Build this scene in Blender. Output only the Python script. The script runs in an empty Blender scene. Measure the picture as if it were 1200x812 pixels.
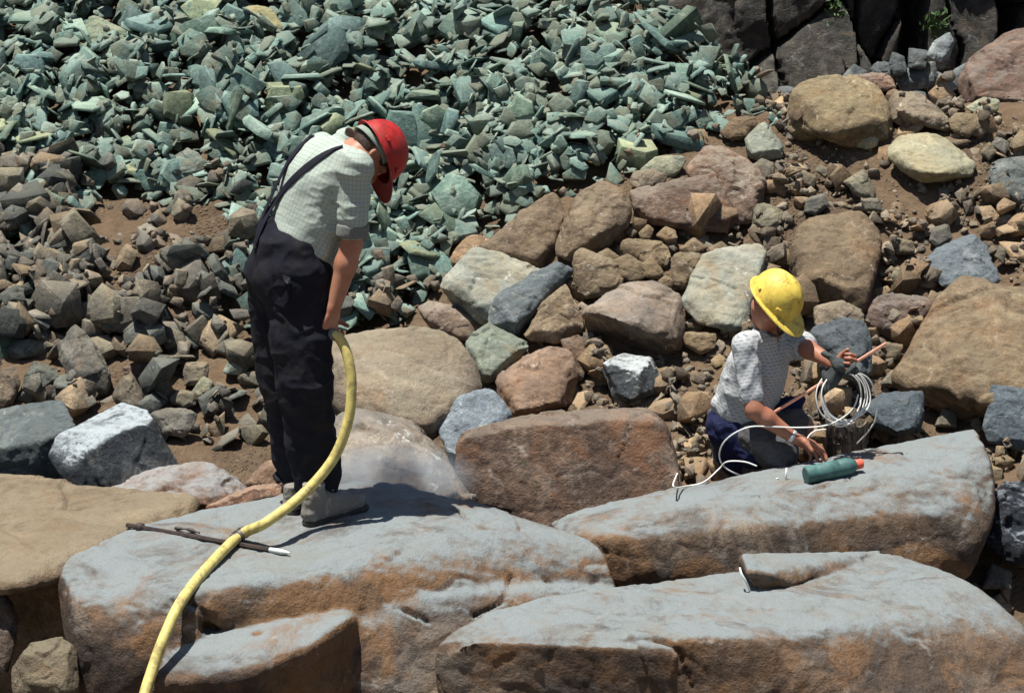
import bpy, bmesh, math, random
import numpy as np
import openvdb as vdb
from mathutils import Vector, Matrix, noise as mnoise
from mathutils.bvhtree import BVHTree

random.seed(7)
RNG = np.random.default_rng(7)
scene = bpy.context.scene
COL = scene.collection

# ---------------------------------------------------------------- camera model
FPX, CX, CY = 2600.0, 600.0, 406.0           # photograph is 1200 x 812
PITCH = math.radians(11.0)
CAM = np.array([0.0, 0.0, 2.5])
CP, SP = math.cos(PITCH), math.sin(PITCH)

def ray(px, py):
    a = (px - CX) / FPX; b = (CY - py) / FPX
    return np.array([a, CP + b * SP, -SP + b * CP])

def P(px, py, d):
    r = ray(px, py)
    return CAM + r * (d / r[1])

def Pz(px, py, z):
    r = ray(px, py)
    return CAM + r * ((z - CAM[2]) / r[2])

def proj(p):
    v = np.asarray(p, float) - CAM
    f = v[..., 1] * CP - v[..., 2] * SP
    u = v[..., 1] * SP + v[..., 2] * CP
    return CX + FPX * v[..., 0] / f, CY - FPX * u / f

# ---------------------------------------------------------------- numpy noise
_L = np.random.default_rng(3).random((32, 32, 32)).astype(np.float32)
def vnoise(p):
    p = np.asarray(p, np.float32)
    i = np.floor(p).astype(np.int64); f = p - i; f = f * f * (3 - 2 * f)
    x0, y0, z0 = (i[..., k] & 31 for k in range(3))
    x1, y1, z1 = ((i[..., k] + 1) & 31 for k in range(3))
    fx, fy, fz = f[..., 0], f[..., 1], f[..., 2]
    a = _L[x0, y0, z0] * (1 - fx) + _L[x1, y0, z0] * fx
    b = _L[x0, y1, z0] * (1 - fx) + _L[x1, y1, z0] * fx
    c = _L[x0, y0, z1] * (1 - fx) + _L[x1, y0, z1] * fx
    d = _L[x0, y1, z1] * (1 - fx) + _L[x1, y1, z1] * fx
    return (a * (1 - fy) + b * fy) * (1 - fz) + (c * (1 - fy) + d * fy) * fz

def fbm(p, oct=4, rough=.5):
    s = 0; a = 1; t = 0
    p = np.asarray(p, np.float32)
    for k in range(oct):
        s = s + a * (vnoise(p * (2.03 ** k) + 17.3 * k) - .5); t += a; a *= rough
    return s / t * 2

def sstep(a, b, x):
    t = np.clip((x - a) / (b - a), 0, 1); return t * t * (3 - 2 * t)

# ---------------------------------------------------------------- object helpers
def tag(o, label=None, cat=None, group=None, kind=None):
    if label: o['label'] = label
    if cat: o['category'] = cat
    if group: o['group'] = group
    if kind: o['kind'] = kind
    return o

def empty(name, loc=(0, 0, 0)):
    o = bpy.data.objects.new(name, None); COL.objects.link(o)
    o.location = loc; o.empty_display_size = .1
    return o

def wloc(o):
    l = np.zeros(3)
    while o is not None: l = l + np.array(o.location); o = o.parent
    return l

def mesh_obj(name, verts, faces, mat, parent=None, origin=None, smooth=True, sharp=None):
    """verts in world coordinates; the object origin goes to `origin` (or the centre)"""
    verts = np.asarray(verts, np.float64)
    if origin is None:
        origin = wloc(parent) if parent is not None else verts.mean(0)
    origin = np.array(origin, float)
    me = bpy.data.meshes.new(name)
    v = (verts - origin).astype(np.float32)
    if isinstance(faces, np.ndarray):
        n, k = faces.shape
        me.vertices.add(len(v)); me.vertices.foreach_set('co', v.ravel())
        me.loops.add(n * k); me.loops.foreach_set('vertex_index', faces.astype(np.int32).ravel())
        me.polygons.add(n); me.polygons.foreach_set('loop_start', np.arange(0, n * k, k, dtype=np.int32))
        me.update(calc_edges=True); me.validate()
    else:
        me.from_pydata([tuple(x) for x in v], [], [tuple(f) for f in faces]); me.update()
    if smooth: me.polygons.foreach_set('use_smooth', np.ones(len(me.polygons), bool))
    if sharp is not None: me.set_sharp_from_angle(angle=math.radians(sharp))
    if mat: me.materials.append(mat)
    o = bpy.data.objects.new(name, me); COL.objects.link(o)
    if parent is not None:
        o.parent = parent; o.location = origin - wloc(parent)
    else:
        o.location = origin
    return o

def vnormals(v, q):
    n = np.zeros_like(v)
    a, b, c, d = (v[q[:, k]] for k in range(4))
    fn = np.cross(c - a, d - b)
    for k in range(4): 
        for ax in range(3): n[:, ax] += np.bincount(q[:, k], fn[:, ax], len(v))
    return n / (np.linalg.norm(n, axis=1, keepdims=True) + 1e-12)

def smooth_verts(v, q, it=1, f=.5):
    e = np.concatenate([q[:, [0, 1]], q[:, [1, 2]], q[:, [2, 3]], q[:, [3, 0]]])
    cnt = np.bincount(e[:, 0], minlength=len(v)) + np.bincount(e[:, 1], minlength=len(v))
    for _ in range(it):
        s = np.zeros_like(v)
        for ax in range(3):
            s[:, ax] = np.bincount(e[:, 0], v[e[:, 1], ax], len(v)) + np.bincount(e[:, 1], v[e[:, 0], ax], len(v))
        v = v * (1 - f) + f * s / np.maximum(cnt, 1)[:, None]
    return v

# ---------------------------------------------------------------- signed distance modelling
class Vox:
    def __init__(s, lo, hi, h):
        s.lo = np.array(lo, float) - 3 * h; s.h = h
        s.n = np.ceil((np.array(hi, float) + 3 * h - s.lo) / h).astype(int) + 1
        s.a = np.full(tuple(s.n), .3, np.float32)
    def _box(s, lo, hi):
        i0 = np.clip(np.floor((np.array(lo) - s.lo) / s.h).astype(int), 0, s.n - 1)
        i1 = np.clip(np.ceil((np.array(hi) - s.lo) / s.h).astype(int) + 1, 1, s.n)
        if np.any(i1 <= i0): return None
        sl = tuple(slice(a, b) for a, b in zip(i0, i1))
        ax = [(s.lo[k] + s.h * np.arange(i0[k], i1[k])).astype(np.float32) for k in range(3)]
        return sl, ax[0][:, None, None], ax[1][None, :, None], ax[2][None, None, :]
    def _comb(s, sl, d, k, sub=False):
        a = s.a[sl]
        if sub:
            d = -d; h = np.maximum(k - np.abs(a - d), 0) / max(k, 1e-6)
            s.a[sl] = np.maximum(a, d) + h * h * k * .25
        else:
            h = np.maximum(k - np.abs(a - d), 0) / max(k, 1e-6)
            s.a[sl] = np.minimum(a, d) - h * h * k * .25
    def cone(s, p, q, r1, r2, k=.02, side=None, flat=1., sub=False):
        p = np.array(p, float); q = np.array(q, float); m = max(r1, r2) * max(1., flat) + k + 2 * s.h
        b = s._box(np.minimum(p, q) - m, np.maximum(p, q) + m)
        if b is None: return
        sl, X, Y, Z = b
        e = q - p; L = float(e @ e) + 1e-12
        t = np.clip(((X - p[0]) * e[0] + (Y - p[1]) * e[1] + (Z - p[2]) * e[2]) / L, 0, 1)
        dx = X - (p[0] + t * e[0]); dy = Y - (p[1] + t * e[1]); dz = Z - (p[2] + t * e[2])
        d2 = dx * dx + dy * dy + dz * dz
        if side is not None:
            c = dx * side[0] + dy * side[1] + dz * side[2]
            d2 = d2 + c * c * (1 / flat ** 2 - 1)
        s._comb(sl, (np.sqrt(np.maximum(d2, 0)) - (r1 + t * (r2 - r1))).astype(np.float32), k, sub)
    def ell(s, c, ax, r, k=.02, sub=False):
        """ellipsoid, ax = three unit axes, r = three radii"""
        c = np.array(c, float); ax = np.array(ax, float); m = max(r) + k + 2 * s.h
        b = s._box(c - m, c + m)
        if b is None: return
        sl, X, Y, Z = b
        u = [((X - c[0]) * a[0] + (Y - c[1]) * a[1] + (Z - c[2]) * a[2]) for a in ax]
        k0 = np.sqrt(sum((u[i] / r[i]) ** 2 for i in range(3)))
        k1 = np.sqrt(sum((u[i] / r[i] ** 2) ** 2 for i in range(3))) + 1e-9
        s._comb(sl, (k0 * (k0 - 1) / k1).astype(np.float32), k, sub)
    def box(s, c, ax, r, rad=.005, k=.0, sub=False):
        c = np.array(c, float); ax = np.array(ax, float); m = float(np.linalg.norm(r)) + k + rad + 2 * s.h
        b = s._box(c - m, c + m)
        if b is None: return
        sl, X, Y, Z = b
        u = [np.abs((X - c[0]) * a[0] + (Y - c[1]) * a[1] + (Z - c[2]) * a[2]) - (r[i] - rad) for i, a in enumerate(ax)]
        d = np.sqrt(sum(np.maximum(w, 0) ** 2 for w in u)) + np.minimum(np.maximum(np.maximum(u[0], u[1]), u[2]), 0) - rad
        s._comb(sl, d.astype(np.float32), k, sub)
    def hull(s, planes, k=.02, ku=.02):
        sl, X, Y, Z = s._box(s.lo, s.lo + s.h * (s.n - 1))
        d = None
        for n, c in planes:
            e = (X * n[0] + Y * n[1] + Z * n[2] - c).astype(np.float32)
            if d is None: d = e
            else:
                h = np.maximum(k - np.abs(d - e), 0) / k
                d = np.maximum(d, e) + h * h * k * .25
        d = np.minimum(d, .3)
        s._comb(sl, d, ku)
    def plane(s, p, n, k=.004):
        """keep the side the normal points away from"""
        sl, X, Y, Z = s._box(s.lo, s.lo + s.h * (s.n - 1))
        d = (X - p[0]) * n[0] + (Y - p[1]) * n[1] + (Z - p[2]) * n[2]
        a = s.a; h = np.maximum(k - np.abs(a - d), 0) / k
        s.a = (np.maximum(a, d) + h * h * k * .25).astype(np.float32)
    def mesh(s, smooth=0):
        s.a[0] = .3; s.a[-1] = .3; s.a[:, 0] = .3; s.a[:, -1] = .3; s.a[:, :, 0] = .3; s.a[:, :, -1] = .3
        g = vdb.FloatGrid(.3); g.copyFromArray(np.clip(s.a, -.3, .3)); 
        pts, quads = g.convertToQuads(0.0)
        v = np.array(pts, np.float64) * s.h + s.lo
        q = np.array(quads, np.int64)[:, ::-1]
        if smooth: v = smooth_verts(v, q, smooth, .5)
        n = vnormals(v, q)
        # orientation check: volume must be positive
        a, b, c, d = (v[q[:, k]] - v.mean(0) for k in range(4))
        vol = np.einsum('ij,ij->', a, np.cross(b, c)) + np.einsum('ij,ij->', a, np.cross(c, d))
        if vol < 0: q = q[:, ::-1].copy(); n = -n
        return v, q, n

def hull_planes(pts, merge=.98, facets=0, seed=0):
    bm = bmesh.new()
    for p in pts: bm.verts.new(p)
    r = bmesh.ops.convex_hull(bm, input=bm.verts)
    bm.normal_update()
    fs = [(f.calc_area(), np.array(f.normal), np.array(f.calc_center_median())) for f in bm.faces if f.calc_area() > 1e-7]
    bm.free()
    c0 = np.mean(np.array(pts), 0); out = []
    for a, n, c in sorted(fs, key=lambda t: -t[0]):
        if (c - c0) @ n < 0: n = -n
        if any(n @ m > merge for m, _ in out): continue
        out.append((n, max(float(np.dot(p, n)) for p in pts)))
    if facets:
        r = np.random.default_rng(seed); A = np.array(pts); cc = (A.min(0) + A.max(0)) / 2
        for _ in range(facets):
            n = r.normal(0, 1, 3); n /= np.linalg.norm(n)
            sp_ = max(float((p - cc) @ n) for p in A); out.append((n, float(cc @ n) + sp_ * r.uniform(.80, .96)))
    return out

def frame(z, x):
    z = np.array(z, float); z /= np.linalg.norm(z)
    x = np.array(x, float); x -= z * (x @ z); x /= np.linalg.norm(x)
    return x, np.cross(z, x), z

# ---------------------------------------------------------------- tubes and small meshes
def catmull(pts, per=8):
    pts = [np.array(p, float) for p in pts]
    P4 = [2 * pts[0] - pts[1]] + pts + [2 * pts[-1] - pts[-2]]
    out = []
    for i in range(1, len(P4) - 2):
        a, b, c, d = P4[i - 1:i + 3]
        for k in range(per):
            t = k / per
            out.append(.5 * (2 * b + (c - a) * t + (2 * a - 5 * b + 4 * c - d) * t * t + (3 * b - a - 3 * c + d) * t ** 3))
    out.append(pts[-1]); return np.array(out)

def tube(path, r, seg=10, flat=None, fside=None):
    """swept tube; r scalar or per-point; flat = thickness ratio for ribbons with fside = normals of the ribbon"""
    path = np.asarray(path, float); n = len(path)
    r = np.full(n, r) if np.isscalar(r) else np.asarray(r, float)
    T = np.gradient(path, axis=0); T /= np.linalg.norm(T, axis=1, keepdims=True) + 1e-12
    N = np.zeros_like(T); ref = np.array([.2, .3, 1.]); 
    a = np.cross(T[0], ref); a /= np.linalg.norm(a)
    for i in range(n):
        if fside is not None: a = np.array(fside[i], float)
        a = a - T[i] * (a @ T[i]); a /= np.linalg.norm(a) + 1e-12; N[i] = a
    B = np.cross(T, N)
    v = []; 
    for i in range(n):
        for k in range(seg):
            t = 2 * math.pi * k / seg
            if flat is None: v.append(path[i] + r[i] * (math.cos(t) * N[i] + math.sin(t) * B[i]))
            else:
                cs, sn = math.cos(t), math.sin(t)
                v.append(path[i] + r[i] * (flat * np.sign(cs) * abs(cs) ** .5 * N[i] + np.sign(sn) * abs(sn) ** .5 * B[i]))
    f = []
    for i in range(n - 1):
        for k in range(seg):
            a0 = i * seg + k; a1 = i * seg + (k + 1) % seg
            f.append((a0, a1, a1 + seg, a0 + seg))
    f.append(tuple(range(seg))[::-1]); f.append(tuple((n - 1) * seg + k for k in range(seg)))
    return np.array(v), f

def lathe(prof, c, axis, seg=28):
    """prof = [(radius, height)], closed at both ends"""
    x, y, z = frame(axis, (1, .13, .2) if abs(axis[0]) < .8 * np.linalg.norm(axis) else (0, 1, .1))
    v = []; f = []
    for r, h in prof:
        for k in range(seg):
            t = 2 * math.pi * k / seg
            v.append(np.array(c) + z * h + r * (math.cos(t) * x + math.sin(t) * y))
    for i in range(len(prof) - 1):
        for k in range(seg):
            a0 = i * seg + k; a1 = i * seg + (k + 1) % seg
            f.append((a0, a1, a1 + seg, a0 + seg))
    f.append(tuple(range(seg))[::-1]); f.append(tuple((len(prof) - 1) * seg + k for k in range(seg)))
    return np.array(v), f
# ---------------------------------------------------------------- materials
class NT:
    def __init__(s, name):
        s.m = bpy.data.materials.new(name); s.m.use_nodes = True
        s.t = s.m.node_tree; s.t.nodes.clear()
        s.out = s.t.nodes.new('ShaderNodeOutputMaterial')
        s.b = s.t.nodes.new('ShaderNodeBsdfPrincipled'); s.link(s.b.outputs[0], s.out.inputs[0])
    def link(s, a, b): s.t.links.new(a, b)
    def node(s, typ, **kw):
        n = s.t.nodes.new(typ)
        for k, v in kw.items(): setattr(n, k, v)
        return n
    def put(s, sock, v):
        if hasattr(v, 'links') or hasattr(v, 'is_output'): s.link(v, sock)
        elif v is not None:
            if isinstance(v, (tuple, list)) and len(v) == 3 and sock.type == 'RGBA': v = (*v, 1)
            sock.default_value = v
    def math(s, op, a, b=0., c=None, clamp=False):
        n = s.node('ShaderNodeMath', operation=op, use_clamp=clamp)
        s.put(n.inputs[0], a); s.put(n.inputs[1], b)
        if c is not None: s.put(n.inputs[2], c)
        return n.outputs[0]
    def vmath(s, op, a, b=None, scale=None):
        n = s.node('ShaderNodeVectorMath', operation=op); s.put(n.inputs[0], a)
        if b is not None: s.put(n.inputs[1], b)
        if scale is not None: s.put(n.inputs['Scale'], scale)
        return n.outputs['Value'] if op in ('DOT_PRODUCT', 'LENGTH') else n.outputs[0]
    def mix(s, f, a, b, mode='MIX'):
        n = s.node('ShaderNodeMix', data_type='RGBA', blend_type=mode); n.clamp_factor = True
        s.put(n.inputs[0], f); s.put(n.inputs[6], a); s.put(n.inputs[7], b); return n.outputs[2]
    def ramp(s, f, lo, hi, a=0., b=1.):
        n = s.node('ShaderNodeMapRange', interpolation_type='SMOOTHSTEP')
        s.put(n.inputs[0], f); 
        for i, v in enumerate((lo, hi, a, b)): s.put(n.inputs[i + 1], v)
        return n.outputs[0]
    def noise(s, vec, scale, detail=5, rough=.55, dist=0.):
        n = s.node('ShaderNodeTexNoise'); s.put(n.inputs['Vector'], vec)
        for k, v in (('Scale', scale), ('Detail', detail), ('Roughness', rough), ('Distortion', dist)): s.put(n.inputs[k], v)
        return n.outputs[0]
    def vor(s, vec, scale, feature='DISTANCE_TO_EDGE', out=0):
        n = s.node('ShaderNodeTexVoronoi', feature=feature); s.put(n.inputs['Vector'], vec); s.put(n.inputs['Scale'], scale)
        return n.outputs[out]
    def coords(s, rnd=True):
        tc = s.node('ShaderNodeTexCoord'); v = tc.outputs['Object']
        if rnd:
            oi = s.node('ShaderNodeObjectInfo')
            cb = s.node('ShaderNodeCombineXYZ')
            s.put(cb.inputs[0], s.math('MULTIPLY', oi.outputs['Random'], 37.)); s.put(cb.inputs[1], s.math('MULTIPLY', oi.outputs['Random'], 91.))
            v = s.vmath('ADD', v, cb.outputs[0])
        return v
    def bump(s, h, strength=.5, dist=.01, prev=None):
        n = s.node('ShaderNodeBump'); s.put(n.inputs['Height'], h); n.inputs['Strength'].default_value = strength
        n.inputs['Distance'].default_value = dist
        if prev: s.put(n.inputs['Normal'], prev)
        return n.outputs[0]
    def fin(s, col, rough=.85, normal=None, spec=.3, metal=0.):
        s.put(s.b.inputs['Base Color'], col); s.put(s.b.inputs['Roughness'], rough)
        s.put(s.b.inputs['Specular IOR Level'], spec); s.put(s.b.inputs['Metallic'], metal)
        if normal: s.put(s.b.inputs['Normal'], normal)
        return s.m

def rock_mat(name, a, b, rust=(.28, .13, .05), rust_amt=.3, dust=(.30, .34, .36), dust_amt=0., streak=.3,
             speck=.25, scale=1., bump=1., streak_col=(.62, .62, .58), island=False, isl=.35, crack=.12, strata=0., dust_noise=.9, low_clear=False):
    t = NT(name); v = t.coords(True)
    vs = t.vmath('SCALE', v, scale=scale)
    n1 = t.noise(vs, 3.0, 6, .62, .6)
    n2 = t.noise(vs, 14., 6, .65)
    n3 = t.noise(vs, 90., 4, .7)
    col = t.mix(t.ramp(n1, .36, .64), a, b)
    # mottling at hand size
    col = t.mix(t.ramp(n2, .44, .60, 0., .6), col, t.vmath('SCALE', col, scale=.55))
    n4 = t.noise(vs, 38., 5, .7)
    col = t.mix(t.ramp(n4, .50, .66, 0., .45), col, t.vmath('SCALE', col, scale=1.55))
    pp = t.noise(vs, 1.9, 8, .72, .9)
    col = t.mix(t.ramp(pp, .52, .62, 0., .75), col, t.vmath('ADD', t.vmath('SCALE', col, scale=1.2), (.085, .082, .070)))
    col = t.mix(t.ramp(pp, .44, .34, 0., .6), col, t.vmath('SCALE', col, scale=.5))
    # rusty stains
    rm = t.noise(vs, 2.1, 7, .68, 1.2)
    lo = .62 - .30 * rust_amt
    col = t.mix(t.ramp(rm, lo, lo + .14, 0., min(1., .35 + rust_amt)), col, rust)
    # pale lime veins and blotches
    ve = t.node('ShaderNodeTexNoise'); t.put(ve.inputs['Vector'], vs); ve.inputs['Scale'].default_value = 2.6
    ve.inputs['Detail'].default_value = 4
    wv = t.vmath('ADD', vs, t.vmath('SCALE', ve.outputs['Color'], scale=.5))
    vein = t.math('MULTIPLY', t.ramp(t.vor(wv, 3.2), .0, .06, 1., 0.), t.ramp(n4, .38, .60))
    vmask = t.ramp(t.noise(vs, 4.4, 5, .7), .52, .66)
    blot = t.ramp(t.noise(vs, 8.5, 8, .78, .4), .66, .74)
    col = t.mix(t.math('MULTIPLY', t.math('MAXIMUM', t.math('MULTIPLY', vein, vmask), t.math('MULTIPLY', blot, .75)), streak), col, streak_col)
    # dust settled on upward faces
    if dust_amt > 0:
        g = t.node('ShaderNodeNewGeometry'); sx = t.node('ShaderNodeSeparateXYZ'); t.put(sx.inputs[0], g.outputs['Normal'])
        up = t.math('ADD', sx.outputs[2], t.math('MULTIPLY', t.math('SUBTRACT', n2, .5), dust_noise))
        up = t.math('ADD', up, t.math('MULTIPLY', t.math('SUBTRACT', n1, .5), dust_noise)); up = t.math('ADD', up, t.math('MULTIPLY', t.math('SUBTRACT', n4, .5), .6 * dust_noise))
        dm = t.ramp(up, .60, .98, 0., dust_amt)
        if low_clear:      # drilling dust lies on the tops the men work on, not on the low ledges
            sp = t.node('ShaderNodeSeparateXYZ'); t.put(sp.inputs[0], g.outputs['Position'])
            dm = t.math('MULTIPLY', dm, t.ramp(t.math('ADD', sp.outputs[2], t.math('MULTIPLY', t.math('SUBTRACT', n1, .5), .25)), -.31, -.20, .12, 1.))
        # tan patches where the dust was blown away
        dm = t.math('MULTIPLY', dm, t.ramp(t.noise(vs, 2.6, 7, .75, .8), .48, .66, 1., .25))
        dcol = t.mix(t.ramp(t.noise(vs, 3.3, 7, .7, .6), .48, .72, 0., .5), dust, (dust[0] * .88, dust[1] * .70, dust[2] * .52))
        col = t.mix(dm, col, t.mix(t.ramp(n3, .35, .7, 0., 1.), dcol, t.vmath('SCALE', dcol, scale=.72)))
    # grain
    col = t.mix(t.ramp(n3, .30, .52, speck, 0.), col, t.vmath('SCALE', col, scale=.35))
    col = t.mix(t.ramp(n3, .58, .74, 0., speck), col, t.vmath('SCALE', col, scale=1.6))
    if island:
        g2 = t.node('ShaderNodeNewGeometry'); ri = g2.outputs['Random Per Island']
        col = t.vmath('SCALE', col, scale=t.math('ADD', 1 - isl, t.math('MULTIPLY', ri, 2 * isl)))
        w = t.math('FRACT', t.math('MULTIPLY', ri, 17.31))
        col = t.mix(t.ramp(w, .80, .84, 0., .75), col, b)
    else:
        oi = t.node('ShaderNodeObjectInfo')
        col = t.mix(1., col, oi.outputs['Color'], 'MULTIPLY')
    h = t.math('ADD', t.math('ADD', t.math('MULTIPLY', n2, .7), t.math('MULTIPLY', n4, .3)), t.math('MULTIPLY', n3, .26))
    cr = t.ramp(t.vor(wv, 5.5), 0., .03, -1., 0.)
    h = t.math('ADD', h, t.math('MULTIPLY', t.math('MULTIPLY', cr, t.ramp(n1, .45, .6)), crack * .35))
    if strata:
        wn = t.node('ShaderNodeTexWave', wave_type='BANDS', bands_direction='Z'); t.put(wn.inputs['Vector'], wv); wn.inputs['Scale'].default_value = 5.
        wn.inputs['Distortion'].default_value = 6.; wn.inputs['Detail'].default_value = 4.
        h = t.math('ADD', h, t.math('MULTIPLY', wn.outputs[1], strata * .4))
    fine = t.noise(vs, 240., 3, .7)
    nb = t.bump(h, min(1., .75 * bump), .030 * max(1., bump)); nb = t.bump(fine, .35 * min(bump, 1.5), .004, nb)
    return t.fin(col, t.ramp(n2, .3, .7, .72, .95), nb, .28)

def t_scale(c, k): return tuple(x * k for x in c)

def plain(name, c, rough=.6, metal=0., spec=.4, var=.15, nscale=30., bump=.15, dirt=None, dirt_amt=.4, dirt_scale=12., bdist=.002):
    t = NT(name); v = t.coords(False)
    n = t.noise(v, nscale, 6, .65)
    col = t.mix(t.ramp(n, .3, .7), t_scale(c, 1 - var), t_scale(c, 1 + var))
    if dirt:
        d = t.noise(v, dirt_scale, 8, .75, .5)
        col = t.mix(t.ramp(d, .50, .66, 0., dirt_amt), col, dirt)
    nb = t.bump(n, bump, bdist) if bump else None
    return t.fin(col, t.ramp(n, .3, .7, max(.05, rough - .1), min(1, rough + .1)), nb, spec, metal)

M = {}
GREYDUST = (.225, .258, .268)
M['dusty'] = rock_mat('dusty brown stone', (.128, .085, .056), (.060, .045, .037), (.195, .108, .052), .48, GREYDUST, .95, .30, .5, 1., .95, dust_noise=.55, low_clear=True)
M['dusty_tan'] = rock_mat('dusty tan stone', (.25, .195, .135), (.15, .115, .08), (.24, .15, .08), .2, (.36, .33, .26), .7, .3, .3, 1.1, 1.1)
M['rust'] = rock_mat('reddish brown stone', (.14, .100, .074), (.085, .062, .050), (.19, .105, .06), .4, (.28, .27, .23), .5, .3, .35, 1.2, 1.3)
M['tan'] = rock_mat('tan boulder stone', (.29, .235, .165), (.15, .118, .086), (.24, .145, .08), .25, (.34, .30, .22), .6, .75, .3, 1.4, 1.2)
M['pale'] = rock_mat('pale streaked stone', (.27, .25, .18), (.22, .24, .21), (.26, .17, .09), .25, (.40, .38, .30), .5, .9, .3, 1.5, 1.)
M['olive'] = rock_mat('pale greenish stone', (.25, .26, .20), (.19, .22, .19), (.25, .18, .09), .2, (.36, .36, .27), .4, .6, .3, 1.6, 1.)
M['slate'] = rock_mat('blue grey fresh stone', (.13, .155, .17), (.095, .115, .13), (.22, .18, .11), .1, (.24, .27, .29), .25, .45, .6, 2., 1.2)
M['fresh'] = rock_mat('freshly split stone', (.060, .072, .085), (.045, .054, .064), (.10, .09, .07), .05, (.60, .68, .72), 1., .25, .8, 2.2, 1.3)
M['pink'] = rock_mat('pinkish stone', (.28, .215, .160), (.15, .118, .094), (.25, .145, .085), .25, (.36, .34, .31), .3, 1., .3, 1.3, 1.)
M['scree'] = rock_mat('green grey slab stone', (.140, .216, .190), (.094, .148, .135), (.21, .18, .115), .12, (.27, .35, .30), .75, .25, .3, 2.5, .8, crack=.2)
M['scree_mass'] = rock_mat('green grey rubble stone', (.125, .208, .182), (.16, .175, .13), (.20, .17, .11), .1, (.25, .33, .285), .75, .2, .3, 2.5, .8, island=True, isl=.4, crack=.2)
M['rubble'] = rock_mat('brown grey rubble stone', (.140, .130, .105), (.095, .094, .086), (.20, .13, .08), .2, (.25, .225, .175), .55, .25, .3, 2.5, .9, crack=.2)
M['rubble_mass'] = rock_mat('brown rubble grit', (.185, .145, .102), (.13, .125, .11), (.20, .13, .08), .2, (.24, .195, .14), .5, .15, .3, 2.5, .9, island=True, isl=.35, crack=.2)
M['bank'] = rock_mat('tan brown bank stone', (.235, .185, .130), (.17, .145, .112), (.24, .15, .09), .25, (.31, .265, .19), .55, .25, .3, 2.5, .9, crack=.2)
M['bank_mass'] = rock_mat('tan brown bank grit', (.22, .170, .115), (.16, .14, .115), (.22, .14, .08), .2, (.28, .225, .155), .5, .1, .3, 2.5, .9, island=True, isl=.35, crack=.2)
M['cliff'] = rock_mat('dark jointed rock', (.042, .043, .042), (.068, .061, .052), (.13, .095, .06), .25, (.16, .155, .13), .4, .3, .4, 1.1, 1.4)
M['farrock'] = rock_mat('blue grey quarry stone', (.105, .120, .122), (.085, .095, .10), (.16, .11, .07), .15, (.15, .165, .16), .3, .2, .35, 1.2, 1.)

def dirt_mat():
    t = NT('quarry dirt'); v = t.coords(False)
    n1 = t.noise(v, 1.4, 6, .6, .4); n2 = t.noise(v, 12., 8, .7); n3 = t.noise(v, 70., 6, .75)
    col = t.mix(t.ramp(n1, .35, .65), (.155, .105, .066), (.105, .075, .050))
    col = t.mix(t.ramp(n2, .42, .66, 0., .6), col, (.190, .140, .090))
    col = t.mix(t.ramp(n3, .3, .5, .5, 0.), col, (.085, .055, .036))
    peb = t.vor(v, 42., 'F1', 0)
    h = t.math('ADD', t.math('MULTIPLY', n2, .7), t.math('MULTIPLY', n3, .5))
    h = t.math('ADD', h, t.math('MULTIPLY', t.ramp(peb, .15, .5, .5, 0.), t.ramp(n1, .4, .6)))
    nb = t.bump(h, .9, .035)
    return t.fin(col, .95, nb, .15)
M['dirt'] = dirt_mat()

def cloth_mat(name, c, c2=None, wear=.3, weave=900., wear_scale=9., bump=.3):
    t = NT(name); v = t.coords(False)
    n = t.noise(v, wear_scale, 7, .68, .4); f = t.noise(v, 160., 3, .6)
    col = t.mix(t.ramp(n, .46, .68, 0., wear), c, c2 or t_scale(c, 2.))
    col = t.mix(t.ramp(f, .3, .7, .25, 0.), col, t.vmath('SCALE', col, scale=.6))
    n2 = t.noise(v, 26., 4, .6, .8)
    nb = t.bump(t.math('ADD', t.math('MULTIPLY', n2, .7), t.math('MULTIPLY', f, .15)), bump, .012)
    return t.fin(col, .9, nb, .12)

def plaid_mat(name, ax1, ax2, base, line1, line2, pitch=.0175, w=.14):
    """woven checks: thin lines across two directions of the cloth"""
    t = NT(name); tc = t.node('ShaderNodeAttribute', attribute_name='cloth'); v = tc.outputs['Vector']
    wn = t.node('ShaderNodeTexNoise'); t.put(wn.inputs['Vector'], v); wn.inputs['Scale'].default_value = 7.; wn.inputs['Detail'].default_value = 2.
    v = t.vmath('ADD', v, t.vmath('SCALE', wn.outputs['Color'], scale=.012))
    def lines(ax, p, ww):
        f = t.math('FRACT', t.math('DIVIDE', t.vmath('DOT_PRODUCT', v, tuple(ax)), p))
        return t.math('LESS_THAN', f, ww)
    n = t.noise(v, 6., 5, .6); 
    col = t.mix(t.ramp(n, .4, .7, 0., .3), base, t_scale(base, .80))
    # pale green shadow checks, then brown lines
    bands = t.math('ADD', t.math('MULTIPLY', lines(ax1, pitch, .5), .5), t.math('MULTIPLY', lines(ax2, pitch, .5), .5))
    col = t.mix(t.math('MULTIPLY', bands, .45), col, line2)
    col = t.mix(t.math('MULTIPLY', lines(ax1, pitch, w), .42), col, line1)
    col = t.mix(t.math('MULTIPLY', lines(ax2, pitch, w), .42), col, line1)
    n2 = t.noise(v, 22., 4, .6, .8)
    return t.fin(col, .9, t.bump(n2, .3, .012), .1)

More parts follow.
